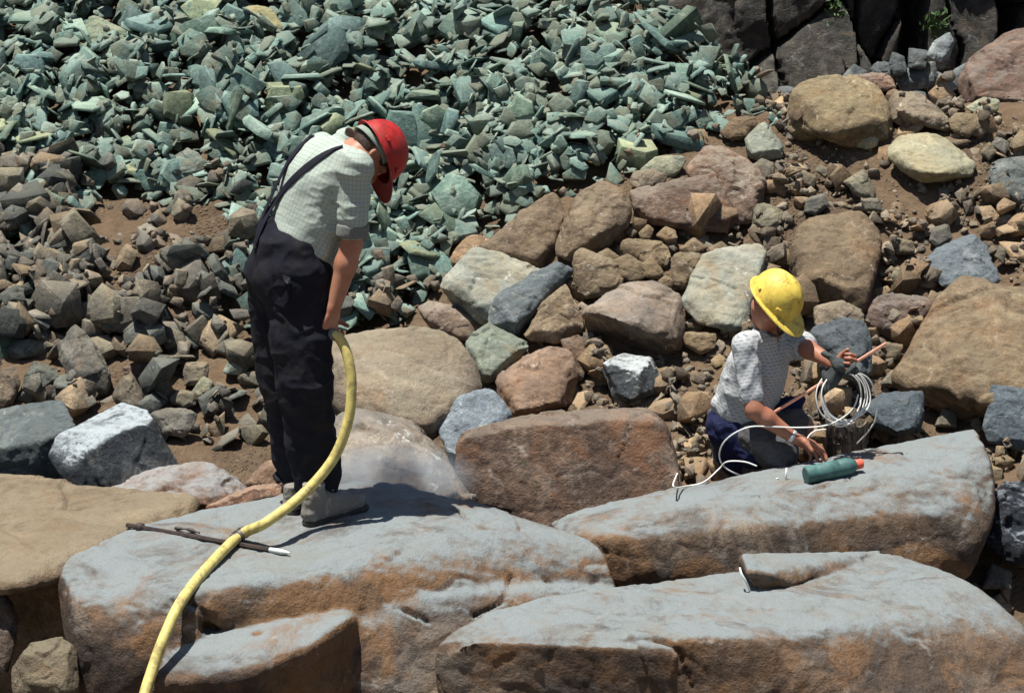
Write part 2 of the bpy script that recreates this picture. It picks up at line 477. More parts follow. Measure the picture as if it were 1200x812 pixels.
def dash_mat(name, ax1, ax2, base, dark):
    t = NT(name); tc = t.node('ShaderNodeAttribute', attribute_name='cloth'); v = tc.outputs['Vector']
    wn = t.node('ShaderNodeTexNoise'); t.put(wn.inputs['Vector'], v); wn.inputs['Scale'].default_value = 5.; wn.inputs['Detail'].default_value = 2.
    v = t.vmath('ADD', v, t.vmath('SCALE', wn.outputs['Color'], scale=.012))
    a = t.math('DIVIDE', t.vmath('DOT_PRODUCT', v, tuple(ax1)), .016); b = t.math('DIVIDE', t.vmath('DOT_PRODUCT', v, tuple(ax2)), .034)
    fa = t.math('FRACT', a); fb = t.math('FRACT', t.math('ADD', b, t.math('MULTIPLY', t.math('FLOOR', a), .5)))
    m = t.math('MULTIPLY', t.math('LESS_THAN', fa, .30), t.math('LESS_THAN', fb, .62))
    n = t.noise(v, 8., 5, .6)
    col = t.mix(t.ramp(n, .4, .7, 0., .35), base, t_scale(base, .75))
    col = t.mix(t.math('MULTIPLY', m, .6), col, dark)
    n2 = t.noise(v, 22., 4, .6, .8)
    return t.fin(col, .9, t.bump(n2, .3, .012), .1)

def skin_mat(name, c):
    t = NT(name); v = t.coords(False)
    n = t.noise(v, 14., 6, .6); f = t.noise(v, 120., 4, .6)
    col = t.mix(t.ramp(n, .35, .7), c, (c[0] * .85, c[1] * .68, c[2] * .62))
    col = t.mix(t.ramp(f, .35, .6, .25, 0.), col, t_scale(c, .6))
    m = t.fin(col, .5, t.bump(f, .25, .003), .4)
    t.b.inputs['Subsurface Weight'].default_value = .08; t.b.inputs['Subsurface Radius'].default_value = (.01, .004, .002)
    return m
M['skin'] = skin_mat('weathered skin', (.40, .19, .12))
M['skin2'] = skin_mat('tanned skin', (.36, .165, .105))
M['cuff'] = cloth_mat('shade toned turned up cuff', (.16, .17, .16), (.25, .26, .25), .4)  # rolled shirt sleeve, its shade put into a darker cloth colour
M['hair'] = plain('dark brown hair', (.035, .02, .012), .6, var=.4, nscale=140., bump=.8, bdist=.004)
M['navy'] = cloth_mat('worn navy cotton', (.0125, .0135, .020), (.036, .032, .030), .45)
M['navy_strap'] = cloth_mat('dark strap webbing', (.012, .013, .022), (.04, .035, .03), .3)
M['blue'] = cloth_mat('blue work cotton', (.016, .020, .062), (.03, .033, .07), .4)
M['greycloth'] = cloth_mat('dusty dark grey cotton', (.070, .070, .076), (.16, .145, .13), .7)
M['glove'] = cloth_mat('dark grey rag cloth', (.060, .068, .068), (.10, .105, .10), .5)
M['suede'] = cloth_mat('dusty worn leather', (.20, .185, .165), (.40, .39, .37), .9, wear_scale=14.)
M['sole'] = plain('black rubber sole', (.035, .032, .03), .8, dirt=(.22, .22, .2), dirt_amt=.5)
M['red'] = plain('red hard plastic', (.34, .014, .012), .52, spec=.4, var=.2, dirt=(.12, .035, .025), dirt_amt=.7, dirt_scale=22., bump=.08)
M['yellow'] = plain('yellow hard plastic', (.66, .50, .085), .55, spec=.4, var=.14, dirt=(.20, .10, .04), dirt_amt=.8, dirt_scale=17., bump=.08)
M['band'] = cloth_mat('grey green webbing', (.22, .27, .23), None, .2)
M['hose'] = plain('yellow rubber hose', (.54, .45, .15), .6, var=.2, dirt=(.20, .16, .09), dirt_amt=.75, dirt_scale=20., bump=.2)
M['steel'] = plain('dull steel', (.16, .15, .135), .45, metal=.8, dirt=(.10, .07, .05), dirt_amt=.5)
M['rod'] = plain('dark drill steel', (.055, .043, .038), .55, metal=.4, dirt=(.10, .06, .045), dirt_amt=.6)
M['chalk'] = plain('stone dust coated tip', (.55, .57, .56), .8)
M['copper'] = plain('bright copper', (.80, .42, .30), .35, metal=.35, dirt=(.45, .22, .15), dirt_amt=.4)
M['cable'] = plain('white plastic cable', (.72, .73, .70), .5, var=.05, bump=.05)
M['teal'] = plain('weathered teal plastic', (.050, .125, .120), .6, var=.35, nscale=18., dirt=(.15, .21, .19), dirt_amt=.8)
M['redcap'] = plain('orange red cap', (.62, .11, .06), .5)
M['wood'] = plain('pale wood', (.34, .24, .12), .8, var=.3)
M['silver'] = plain('watch strap metal', (.55, .56, .60), .35, metal=.6)
M['leaf'] = plain('green leaves', (.035, .075, .018), .7, var=.4, nscale=60.)
M['eye'] = plain('eye', (.10, .07, .05), .2, bump=0)
M['lip'] = plain('lips', (.30, .10, .08), .5)

def bucket_mat():
    t = NT('streaked tarred canvas'); v = t.coords(False)
    st = t.vmath('MULTIPLY', v, (1., 1., .12))
    n = t.noise(st, 62., 5, .7, .3); n2 = t.noise(v, 30., 5, .6)
    col = t.mix(t.ramp(n, .42, .60), (.045, .035, .028), (.24, .20, .135))
    col = t.mix(t.ramp(n2, .55, .7, 0., .7), col, (.12, .07, .045))
    return t.fin(col, .7, t.bump(n, .6, .008), .4)
M['bucket'] = bucket_mat()
M['foil'] = plain('dark crumpled lining', (.085, .068, .062), .35, spec=.7, var=.5, nscale=26., bump=.8, bdist=.01)
M['bottle_seam'] = M['teal']
# ---------------------------------------------------------------- terrain
def smin(a, b, k):
    h = np.maximum(k - np.abs(a - b), 0) / k
    return np.minimum(a, b) - h * h * k * .25
def smax(a, b, k): return -smin(-a, -b, k)

def terrain(X, Y, detail=True):
    X = np.asarray(X, float); Y = np.asarray(Y, float)
    zf = -.30 + .12 * sstep(-.8, .4, X)
    ys = 11.15 - .45 * sstep(-1.2, .8, X)
    z = zf + .577 * (Y - ys)
    z = smax(z, zf, .35)
    # front hollow under the big boulders
    z = z - .75 * sstep(10.3, 9.2, Y + .2 * X * (X < 0))
    # crest: scree rises on the left, low bank on the right
    cap = np.interp(X, [-9, .2, .87, 1.25, 1.75, 2.6, 9], [5., 2.9, 1.98, 1.66, 1.30, 1.36, 1.5])
    yc = ys + (cap - zf) / .577
    back = cap - .42 * (Y - yc)
    z = smin(z, back, .18)
    z = np.where(Y > 12.6, smax(z, .25 + 0 * z, .3), z)
    if detail:
        p = np.stack([X, Y, 0 * X], -1)
        z = z + .16 * fbm(p * .9, 3) * sstep(10.4, 11.6, Y)
    return z

def cast(px, py):
    r = ray(px, py); r = r / r[1]
    d = np.arange(6, 30, .02)
    pts = CAM[None] + r[None] * d[:, None]
    hit = pts[:, 2] < terrain(pts[:, 0], pts[:, 1])
    i = int(np.argmax(hit)) if hit.any() else -1
    return pts[i]

def ground_mesh():
    def grid(xs, ys, fine):
        X, Y = np.meshgrid(xs, ys, indexing='ij'); Z = terrain(X, Y)
        p = np.stack([X, Y, 0 * X], -1)
        if fine:
            n = fbm(p * 3.3, 5, .62); r = 1 - np.abs(fbm(p * 7. + 5, 4, .6))
            m = sstep(9.8, 10.6, Y)
            Z = Z + m * (.055 * n + .035 * (r - .7))
            # scree sits on a bed a little lower
            sc = zone_scree(X, Y); Z = Z - .10 * sc
        return X, Y, Z
    def build(name, X, Y, Z):
        nx, ny = X.shape; idx = np.arange(nx * ny).reshape(nx, ny)
        q = np.stack([idx[:-1, :-1], idx[1:, :-1], idx[1:, 1:], idx[:-1, 1:]], -1).reshape(-1, 4)
        return mesh_obj(name, np.stack([X, Y, Z], -1).reshape(-1, 3), q, M['dirt'], origin=(0, 0, 0))
    # non-uniform rows: fine where the camera looks, one sheet out to the horizon
    xs = np.concatenate([-np.geomspace(400, 6, 22), np.arange(-5.0, 6.0, .022), np.geomspace(7, 400, 22)])
    ys = np.concatenate([-np.geomspace(60, 1, 8), np.arange(0, 9.4, .35), np.arange(9.4, 16.2, .022), np.arange(16.4, 24, .25), np.geomspace(25, 900, 16)])
    X, Y, Z = grid(xs, ys, True)
    o = build('ground', X, Y, Z)
    tag(o, kind='structure'); return o

def inpoly(px, py, poly):
    px = np.asarray(px, float); py = np.asarray(py, float); c = np.zeros(px.shape, bool)
    n = len(poly)
    for i in range(n):
        x0, y0 = poly[i][:2]; x1, y1 = poly[(i + 1) % n][:2]
        if y0 == y1: continue
        c ^= ((y0 > py) != (y1 > py)) & (px < (x1 - x0) * (py - y0) / (y1 - y0) + x0)
    return c

SCREE_POLY = [(-400, -500), (745, -500), (745, 0), (800, 40), (935, 128), (860, 140), (740, 196), (640, 240), (545, 300), (500, 345),
              (440, 400), (300, 400), (290, 330), (270, 235), (90, 232), (75, 330), (40, 400), (-400, 420)]
LEFT_POLY = [(-400, 240), (75, 232), (270, 240), (300, 400), (440, 390), (400, 480), (300, 505), (200, 520), (-400, 500)]
def zone_scree(X, Y):
    p = np.stack([X, Y, terrain(X, Y)], -1); px, py = proj(p)
    return (inpoly(px, py, SCREE_POLY) & (Y > 10)).astype(float)

ground = ground_mesh()

# ---------------------------------------------------------------- cliff behind the quarry floor
def cliff():
    r = np.random.default_rng(11)
    xs = np.arange(-3., 9.5, .024); zs = np.arange(-.4, 5.2, .024)
    X, Z = np.meshgrid(xs, zs, indexing='ij'); Y0 = 20.3
    p = np.stack([X, 0 * X, Z], -1)
    wx = X + .14 * fbm(p * 1.4, 4); wz = Z + .14 * fbm(p * 1.4 + 9, 4)
    n = 150
    sx = r.uniform(-3.5, 10, n); sz = r.uniform(-.8, 6, n); off = r.uniform(-.20, .20, n); tx = r.uniform(-.4, .4, n); tz = r.uniform(-.4, .4, n)
    best = np.full(X.shape, 1e9); sec = best.copy(); who = np.zeros(X.shape, int)
    for i in range(n):
        d = np.hypot((wx - sx[i]) * 1.0, (wz - sz[i]) * .78)
        m = d < best; sec = np.where(m, best, np.minimum(sec, d)); best = np.where(m, d, best); who[m] = i
    edge = sec - best
    D = off[who] + tx[who] * (wx - sx[who]) + tz[who] * (wz - sz[who])
    D += .28 * sstep(.035, .008, edge) * (r.random(n)[who] > .35) + .03 * sstep(.12, 0, edge)
    # tall dark clefts between the columns
    for cx, w, dp in ((2.38, .03, .3), (3.16, .03, .4), (3.70, .14, 1.1), (4.50, .17, 1.2), (1.2, .05, .5), (6.1, .15, .9)):
        D += dp * sstep(w, w * .35, np.abs(wx - cx - .10 * fbm(p * .8 + cx, 2)))
    D += .035 * fbm(p * 4, 5, .6) - .02 * np.abs(fbm(p * 9, 3))
    # recesses between the blocks so that the wall turns away from the light in places
    Y = Y0 + D + .10 * Z - .25 * (X - 3.)*.3
    nx, nz = X.shape; idx = np.arange(nx * nz).reshape(nx, nz)
    q = np.stack([idx[:-1, :-1], idx[1:, :-1], idx[1:, 1:], idx[:-1, 1:]], -1).reshape(-1, 4)
    v = np.stack([X, Y, Z], -1).reshape(-1, 3)
    o = mesh_obj('cliff', v, q, M['cliff'], origin=(3, 20.3, 0))
    # the plateau behind its upper edge, so that it is a body of rock
    b = np.array([(-3, Y0 + .6, 5.18), (9.5, Y0 + .2, 5.18), (9.5, 30, 5.3), (-3, 30, 5.3)])
    o2 = mesh_obj('cliff_top', b, [(0, 1, 2, 3)], M['cliff'], parent=o)
    tag(o, kind='structure')
cliff()
# ---------------------------------------------------------------- boulders
ROCK_POLYS = []      # image outlines, so loose stones keep out of them
BVH = {}
def bvh_of(v, q): return BVHTree.FromPolygons([tuple(x) for x in v], [tuple(int(i) for i in f) for f in q])

def rough_up(v, q, n, size, amp, seed, chip=1.):
    off = np.array([seed * 3.17, seed * 1.31, seed * 7.7])
    d = amp * .7 * fbm(v * (2.2 / size) + off, 3) 
    d += amp * .55 * fbm(v * (7. / size) + off * 2, 3, .6)
    # broken facets: random planes per cell
    r = np.random.default_rng(int(seed * 7 + 5)); k = 26
    lo, hi = v.min(0), v.max(0)
    c = r.uniform(lo, hi, (k, 3)); tl = r.normal(0, 1.3, (k, 3)); o = r.uniform(-1, 1, k)
    w = v + .08 * size * np.stack([fbm(v * (4 / size) + off + j * 9, 2) for j in range(3)], -1)
    d2 = ((w[:, None, :] - c[None]) ** 2).sum(-1)
    i = d2.argmin(1); rel = v - c[i]
    s = (np.einsum('ij,ij->i', rel, tl[i]) / size * 1.2 + o[i] * .5)
    d += chip * amp * .85 * np.clip(s, -1.2, 1.2)
    d += .0070 * fbm(v * 15. + off, 4, .7) * min(1, size * 2.5)
    d -= .006 * np.maximum(0, .10 - np.abs(fbm(v * 5. + off * 3, 3))) * 10 * min(1, size * 1.5)
    return v + n * d[:, None]

_seed = [1]
def make_rock(name, parts, mat, label=None, cat='boulder', group=None, rnd=.04, amp=None, chip=1., h=None, ku=.03,
              tint=None, cracks=(), cuts=(), origin=None, smooth=1, facets=0):
    """parts = list of point clouds (world); each becomes a rounded convex body, joined together"""
    allp = np.concatenate([np.array(p) for p in parts]); lo, hi = allp.min(0), allp.max(0)
    size = float(np.linalg.norm(hi - lo)) / 1.73
    if h is None: h = min(max(size / 46., .0048), .013)
    V = Vox(lo, hi, h)
    rn = rnd if isinstance(rnd, (list, tuple)) else [rnd] * len(parts)
    for p, k_ in zip(parts, rn): V.hull(hull_planes(p, facets=facets, seed=_seed[0]), k=k_, ku=ku)
    for c in cuts: V.cone(*c, k=.004, sub=True)
    v, q, n = V.mesh(smooth)
    _seed[0] += 1
    amp = size * .030 if amp is None else amp
    v = rough_up(v, q, n, size, amp, _seed[0], chip)
    for path, wdt, dep in cracks:
        bv = bvh_of(v, q); pts = []
        for (x, y) in path:
            hit = bv.ray_cast(Vector(CAM), Vector(ray(x, y)))
            if hit[0] is not None: pts.append(np.array(hit[0]))
        for a, b in zip(pts[:-1], pts[1:]):
            e = b - a; t = np.clip(((v - a) @ e) / (e @ e + 1e-9), 0, 1)
            dd = np.linalg.norm(v - a - t[:, None] * e, axis=1)
            dd = dd + .6 * wdt * fbm(v * 22, 3)
            v = v - n * (dep * sstep(wdt, wdt * .25, dd))[:, None]
    o = mesh_obj(name, v, q, M[mat], origin=origin if origin is not None else (v[:, 0].mean(), v[:, 1].mean(), v[:, 2].min()))
    o.color = (*(tint or (1, 1, 1)), 1)
    tag(o, label, cat, group)
    return o, v, q

def rock_px(name, label, mat, out, ridge=None, d=None, k=.6, t=.6, rnd=None, f0=.16, **kw):
    """out = image outline [(x,y[,forward])], ridge = points standing forward of it [(x,y,forward)] in metres"""
    out = [tuple(p) if len(p) > 2 else (p[0], p[1], 0.) for p in out]
    mx, my = np.mean([p[0] for p in out]), np.mean([p[1] for p in out]); gr = 1.055
    out = [(mx + (x - mx) * gr, my + (y - my) * gr, f) for x, y, f in out]
    if ridge: ridge = [(mx + (x - mx) * gr, my + (y - my) * gr, f) for x, y, f in ridge]
    xs = np.array([p[0] for p in out]); ys = np.array([p[1] for p in out])
    cx, cy = (xs.min() + xs.max()) / 2, (ys.min() + ys.max()) / 2
    if d is None:
        d = cast(cx, ys.max() - .22 * (ys.max() - ys.min()))[1] - .09
    mpp = d / FPX; w, hh = (xs.max() - xs.min()) * mpp, (ys.max() - ys.min()) * mpp
    s = min(w, hh)
    dep = lambda x, y, f: d + k * (ys.max() - .3 * (ys.max() - ys.min()) - y) * mpp - f
    pts = [P(x, y, dep(x, y, f)) for x, y, f in out]
    if ridge is None:
        ridge = []
        for x, y, f in out: ridge.append((cx + (x - cx) * .62, cy + (y - cy) * .62, f0 * s + f))
    pts += [P(x, y, dep(x, y, f)) for x, y, f in ridge]
    pts += [P(cx + (x - cx) * .75, cy + (y - cy) * .75, dep(cx, cy, 0) + t * s) for x, y, f in out]
    pts = [np.array(p) for p in pts]
    ROCK_POLYS.append([(x, y) for x, y, f in out])
    rnd = min(.012, .03 * s) if rnd is None else min(rnd * .35, .07 * s)
    kw.setdefault('facets', 10); kw.setdefault('smooth', 0)
    return make_rock(name, [pts], mat, label, rnd=rnd, **kw)

# ---- the four big ones in front ----
def A_():
    top = [Pz(74, 650, -.02), Pz(110, 632, 0), Pz(167, 611, 0), Pz(240, 597, .0), Pz(330, 575, .03), Pz(440, 557, .09), Pz(510, 575, .06),
           Pz(617, 603, .0), Pz(690, 627, -.03), Pz(721, 655, -.08), Pz(733, 682, -.16),
           Pz(64, 668, -.03), Pz(120, 690, -.05), Pz(215, 696, -.05), Pz(252, 684, -.03), Pz(400, 671, -.02), Pz(520, 655, -.02), Pz(660, 640, -.04)]
    zb = -.85
    A1 = top + [P(232, 716, 8.10), P(300, 748, 8.16), P(345, 738, 8.24), P(410, 720, 8.35), P(520, 715, 8.47), P(725, 715, 8.6)]
    A1 += [np.array([p[0], p[1], -.45]) for p in (Pz(150, 625, 0), Pz(330, 585, 0), Pz(520, 585, 0), Pz(690, 650, 0))]
    A0 = [Pz(62, 668, -.03), Pz(90, 680, -.03), Pz(170, 690, -.05), Pz(225, 698, -.06), P(88, 700, 8.12), P(84, 748, 8.08), P(90, 830, 8.1), P(150, 775, 7.98), P(160, 850, 8.0), P(215, 745, 8.1), P(235, 712, 8.12),
          P(260, 850, 8.1), P(130, 640, 9.0), P(120, 830, 8.9), P(260, 830, 8.9), P(90, 830, 8.6)]
    A2 = [P(190, 742, 8.2), P(297, 742, 8.26), P(411, 708, 8.45), P(178, 790, 7.9), P(232, 792, 7.86), P(297, 780, 7.86), P(366, 756, 7.94), P(418, 718, 8.16),
          P(170, 870, 7.98), P(300, 880, 7.95), P(400, 860, 8.1), P(430, 730, 8.5), P(300, 870, 8.9)]
    A3 = [P(415, 722, 8.26), P(450, 700, 8.36), P(560, 690, 8.42), P(700, 690, 8.5), P(734, 688, 8.55), P(380, 770, 8.14), P(520, 860, 8.1), P(240, 870, 8.16), P(720, 800, 8.4),
          P(450, 860, 9.1), P(720, 800, 9.1), P(450, 640, 9.1), P(700, 680, 9.0)]
    return make_rock('boulder', [A1, A0, A2, A3], 'dusty', 'huge grey dusted boulder the worker in the red helmet stands on', rnd=.045, ku=.02,
                     amp=.012, chip=.7, h=.0125, cracks=[([(500, 590), (540, 600), (556, 618), (578, 620)], .013, .014), ([(215, 700), (245, 722), (300, 742)], .02, .02),
                     ([(555, 722), (590, 705), (600, 675)], .014, .02), ([(475, 715), (500, 728)], .012, .02), ([(640, 680), (670, 690), (700, 680)], .015, .012)])
A_obj, Av, Aq = A_(); BVH['A'] = bvh_of(Av, Aq)
ROCK_POLYS.append([(62, 668), (240, 597), (440, 557), (617, 603), (733, 682), (700, 800), (85, 800)])

def C_():
    z = -.15
    top = [Pz(527, 734, z - .02), Pz(587, 711, z), Pz(634, 697, z), Pz(738, 684, z), Pz(800, 676, z), Pz(864, 668, z), Pz(1034, 647, z), Pz(1052, 646, z), Pz(1091, 662, z), Pz(1135, 677, z - .01), Pz(1165, 701, z - .04),
           Pz(1185, 728, z - .07), Pz(1215, 745, z - .10), Pz(507, 752, z - .05), Pz(560, 748, z - .01), Pz(700, 742, z), Pz(850, 748, z), Pz(934, 740, z), Pz(1034, 724, z), Pz(1100, 712, z), Pz(1150, 730, z - .05)]
    body = top + [P(504, 775, 8.0), P(512, 860, 8.02), P(560, 860, 7.93), P(800, 900, 7.88), P(1000, 900, 7.9), P(1230, 860, 8.0), P(1250, 780, 8.2),
                  P(560, 850, 8.8), P(1100, 850, 8.9), P(1200, 830, 8.8)]
    step = [Pz(868, 650, z + .095), Pz(876, 669, z + .090), Pz(885, 687, z + .015), Pz(925, 684, z + .02), Pz(948, 679, z + .0), Pz(950, 648, z + .05), Pz(1034, 646, z + .003), Pz(1000, 662, z + .003), Pz(930, 668, z + .055),
            Pz(868, 660, z - .1), Pz(1030, 652, z - .1), Pz(880, 682, z - .1), Pz(865, 658, z + .04)]
    left = [P(504, 775, 8.0), P(545, 748, 7.95), P(790, 758, 7.86), P(800, 860, 7.84), P(520, 860, 7.97), P(700, 742, 8.1), P(700, 860, 8.2)]
    return make_rock('boulder', [body, step, left], 'dusty', 'long low boulder with a flat raised step, lowest of the big ones', rnd=[.03, .005, .02], ku=.004, amp=.010, chip=.8, h=.0125,
        cracks=[([(822, 714), (860, 716), (900, 714), (948, 716), (958, 710), (985, 706)], .012, .016), ([(1050, 702), (1090, 700), (1100, 706)], .010, .012),
                ([(790, 745), (800, 775), (812, 810)], .012, .02), ([(940, 684), (970, 686)], .007, .012)])
C_obj, Cv, Cq = C_(); BVH['C'] = bvh_of(Cv, Cq)

def D_():
    z = -.10
    pts = [Pz(638, 611, z - .05), Pz(675, 594, z), Pz(735, 582, z), Pz(799, 576, z), Pz(884, 568, z + .0), Pz(941, 561, z + .01), Pz(1018, 549, z + .04), Pz(1080, 524, z + .11), Pz(1122, 503, z + .18), Pz(1145, 504, z + .17),
           P(1160, 532, 9.9), P(1170, 575, 9.72), P(1165, 612, 9.6), P(1148, 645, 9.5), P(1135, 678, 9.5),
           Pz(645, 615, z - .06), Pz(700, 628, z - .03), Pz(800, 624, z - .02), Pz(900, 610, z - .0), Pz(985, 588, z + .01), Pz(1045, 565, z + .05), Pz(1095, 543, z + .09), Pz(1135, 520, z + .13),
           P(735, 690, 9.2), P(660, 650, 9.3), P(900, 720, 9.3), P(1050, 700, 9.35), P(1110, 600, 9.5),
           P(750, 660, 10.0), P(1100, 620, 10.3), P(900, 700, 10.0)]
    return make_rock('boulder', [pts], 'dusty', 'long dusted boulder with the teal bottle lying on top', rnd=.03, amp=.010, chip=.7, h=.0125,
        cracks=[([(868, 580), (885, 582), (920, 575), (950, 574), (997, 561)], .012, .016), ([(1018, 553), (1040, 543), (1060, 530)], .012, .014), ([(735, 620), (775, 612), (842, 592)], .012, .013)])
D_obj, Dv, Dq = D_(); BVH['D'] = bvh_of(Dv, Dq)
ROCK_POLYS.append([(638, 609), (799, 569), (1018, 543), (1145, 504), (1170, 575), (1135, 678), (735, 690)])

def B_():
    pts = [Pz(-90, 553, 0), Pz(0, 556, 0), Pz(60, 568, 0), Pz(167, 569, .03), Pz(214, 576, .02), Pz(243, 594, -.01), Pz(235, 604, -.03), Pz(167, 614, -.02), Pz(110, 634, -.02), Pz(70, 664, -.03), Pz(80, 676, -.08),
           Pz(33, 684, -.06), Pz(0, 676, -.04), Pz(-90, 660, -.04), P(75, 684, 8.4), P(33, 690, 8.25), P(-90, 700, 8.4), P(180, 640, 9.4), P(60, 640, 9.6), P(-60, 660, 9.6), P(60, 690, 8.8)]
    under = [P(-90, 680, 9.15), P(-90, 690, 9.7), P(90, 668, 9.1), P(90, 680, 9.6), P(-90, 860, 9.2), P(90, 840, 9.15), P(-90, 630, 9.3), P(70, 650, 9.1), P(0, 800, 9.8)]
    return make_rock('boulder', [pts, under], 'dusty_tan', 'flat tan boulder with a dark hollow under it, by the picture edge', rnd=.04, amp=.018, h=.0125, tint=(.74, .68, .60),
        cracks=[([(0, 620), (20, 628), (36, 640), (60, 650)], .009, .014)])
B_()
ROCK_POLYS.append([(-90, 553), (60, 568), (214, 576), (243, 594), (80, 676), (-90, 690)])

def E_():
    pts = [P(530, 520, 9.95), P(545, 505, 10.1), P(590, 492, 10.2), P(680, 478, 10.25), P(772, 484, 10.3), P(786, 497, 10.2), P(533, 516, 9.9), P(600, 498, 9.93), P(700, 493, 9.95), P(778, 494, 10.0),
           P(530, 560, 9.86), P(545, 595, 9.85), P(620, 620, 9.75), P(700, 610, 9.8), P(797, 548, 9.95), P(798, 590, 9.9), P(700, 640, 9.9),
           P(540, 560, 10.4), P(780, 560, 10.45), P(650, 620, 10.4)]
    return make_rock('boulder', [pts], 'rust', 'reddish brown slab boulder standing upright just behind the two big ones', rnd=.03, amp=.012, h=.011, chip=.9, tint=(1.15, 1.05, 1))
E_()
ROCK_POLYS.append([(530, 520), (590, 492), (680, 478), (786, 490), (797, 548), (620, 610), (530, 575)])

R = rock_px
R('boulder', 'pinkish pale boulder catching the shadow of the standing worker', 'pink', [(372, 500), (400, 485), (433, 476), (467, 488), (500, 512), (528, 545), (560, 590), (500, 610), (400, 610), (360, 560)],
  ridge=[(430, 490, .12), (470, 520, .16), (520, 570, .2), (400, 520, .14), (420, 590, .3), (500, 600, .3)], d=9.65, t=.9, rnd=.08, k=.7, tint=(.92, .98, 1.02))
R('boulder', 'large smooth tan boulder beside the yellow hose', 'tan', [(372, 400, -.1), (400, 394), (450, 385), (500, 386), (540, 399), (560, 430), (566, 462), (545, 480), (520, 498), (500, 520), (440, 520), (380, 470)],
  ridge=[(400, 420, .18), (470, 405, .12), (530, 420, .1), (550, 455, .12), (500, 500, .22), (420, 480, .26), (460, 450, .24)], d=10.35, t=.8, rnd=.16, chip=.3, amp=.012, k=1., facets=3)
R('boulder', 'blue grey slab leaning between the tan and the reddish boulders', 'slate', [(505, 484), (540, 464), (580, 451), (599, 487), (590, 510), (560, 530), (528, 546), (515, 520)], ridge=[(540, 470, .03), (580, 460, .02), (592, 487, .03), (530, 535, .1)],
  d=10.15, t=.35, rnd=.015, chip=.4, tint=(1.9, 1.9, 1.95))
R('boulder', 'small rounded boulder, cream topped with a rusty underside', 'pink', [(488, 360), (505, 351), (530, 357), (567, 380), (562, 395), (540, 402), (515, 390), (495, 378)], rnd=.05, tint=(1, .95, .9))
R('boulder', 'white streaked boulder below the upright brown slab', 'pale', [(518, 342), (522, 325), (545, 300), (553, 290), (590, 298), (642, 322), (634, 338), (612, 352), (575, 382), (545, 372), (528, 360)],
  ridge=[(548, 305, .05), (590, 310, .06), (630, 328, .08), (535, 345, .14), (575, 362, .16), (600, 340, .12)], rnd=.03)
R('boulder', 'smooth tan boulder tucked behind the white streaked one', 'tan', [(527, 310), (532, 285), (550, 275), (570, 278), (590, 300), (560, 320), (535, 330)], tint=(1.1, .9, .75), rnd=.06)
R('boulder', 'upright brown slab with a pale slanting side', 'tan', [(560, 292), (600, 258), (635, 235), (648, 228), (657, 238), (663, 256), (652, 292), (642, 320), (600, 306)],
  ridge=[(612, 270, .10), (640, 247, .08), (606, 296, .12), (655, 258, .06), (640, 305, .12)], rnd=.012, chip=.5, tint=(.80, .72, .66))
R('boulder', 'tan plate of rock with a dark fresh edge', 'slate', [(572, 378), (580, 348), (600, 335), (650, 306), (669, 303), (671, 313), (655, 337), (622, 377), (607, 394)],
  ridge=[(590, 352, .06), (655, 311, .05), (600, 384, .14)], rnd=.01, tint=(1.1, 1.1, 1.05))
R('boulder', 'small tan wedge of rock beside the dark edged plate', 'tan', [(612, 398), (640, 350), (664, 330), (671, 350), (673, 366), (687, 386), (655, 400)], rnd=.02, tint=(1, .93, .85))
R('boulder', 'big tan boulder leaning on the long dark brown block', 'tan', [(651, 285), (665, 252), (671, 233), (687, 222), (708, 211), (720, 214), (732, 228), (742, 246), (739, 260), (721, 277), (704, 294), (672, 302), (652, 299)],
  ridge=[(672, 255, .10), (700, 228, .08), (728, 240, .06), (715, 265, .12), (680, 285, .14)], rnd=.04, tint=(.92, .86, .80))
R('boulder', 'egg shaped cream boulder under the big leaning tan one', 'tan', [(668, 330), (669, 300), (682, 286), (700, 294), (722, 308), (731, 322), (729, 335), (708, 350), (690, 354)], rnd=.07, tint=(1.05, 1, .9))
R('boulder', 'long dark brown block lying across the pile', 'rust', [(738, 240), (741, 223), (752, 220), (782, 216), (825, 210), (834, 203), (846, 202), (858, 227), (864, 247), (860, 264), (845, 277), (780, 271), (745, 256)],
  ridge=[(745, 228, .05), (790, 222, .05), (845, 215, .05), (750, 250, .09), (800, 262, .1), (850, 255, .1)], rnd=.02, tint=(1.15, 1.05, 1.))
R('boulder', 'rounded brown boulder with a pale top behind the long block', 'rust', [(803, 200), (822, 175), (845, 169), (870, 177), (890, 198), (900, 222), (896, 242), (880, 268), (850, 268), (830, 230)],
  rnd=.08, k=.8, tint=(1.6, 1.5, 1.4), d=None)
R('boulder', 'low tan boulder resting at the end of the slab scree', 'tan', [(735, 212), (742, 200), (765, 197), (783, 206), (776, 219), (745, 223)], rnd=.04)
R('boulder', 'cream topped boulder just above the long dark block', 'olive', [(750, 200), (768, 184), (800, 181), (806, 192), (797, 207), (770, 208)], rnd=.03, tint=(1.1, 1.05, .95))
R('boulder', 'big boulder with a pale top and black undercut face', 'pink', [(683, 372), (688, 362), (709, 345), (740, 332), (766, 330), (796, 346), (799, 374), (801, 397), (797, 411, -.05), (781, 424, -.20), (766, 418, -.30), (724, 410, -.32), (690, 392, -.28)],
  ridge=[(694, 364, .14), (724, 375, .20), (751, 380, .22), (776, 397, .22), (792, 395, .12), (720, 352, .06), (775, 345, .05)], rnd=.018, tint=(.85, .85, .85))
R('boulder', 'small block, dark rough face and tan top, below the undercut boulder', 'fresh', [(708, 425), (732, 414), (766, 419), (776, 450), (764, 463), (736, 473), (720, 471), (710, 440)],
  ridge=[(712, 428, .10), (752, 435, .12), (738, 468, .14), (762, 455, .08)], rnd=.012, tint=(1.2, 1.15, 1.1))
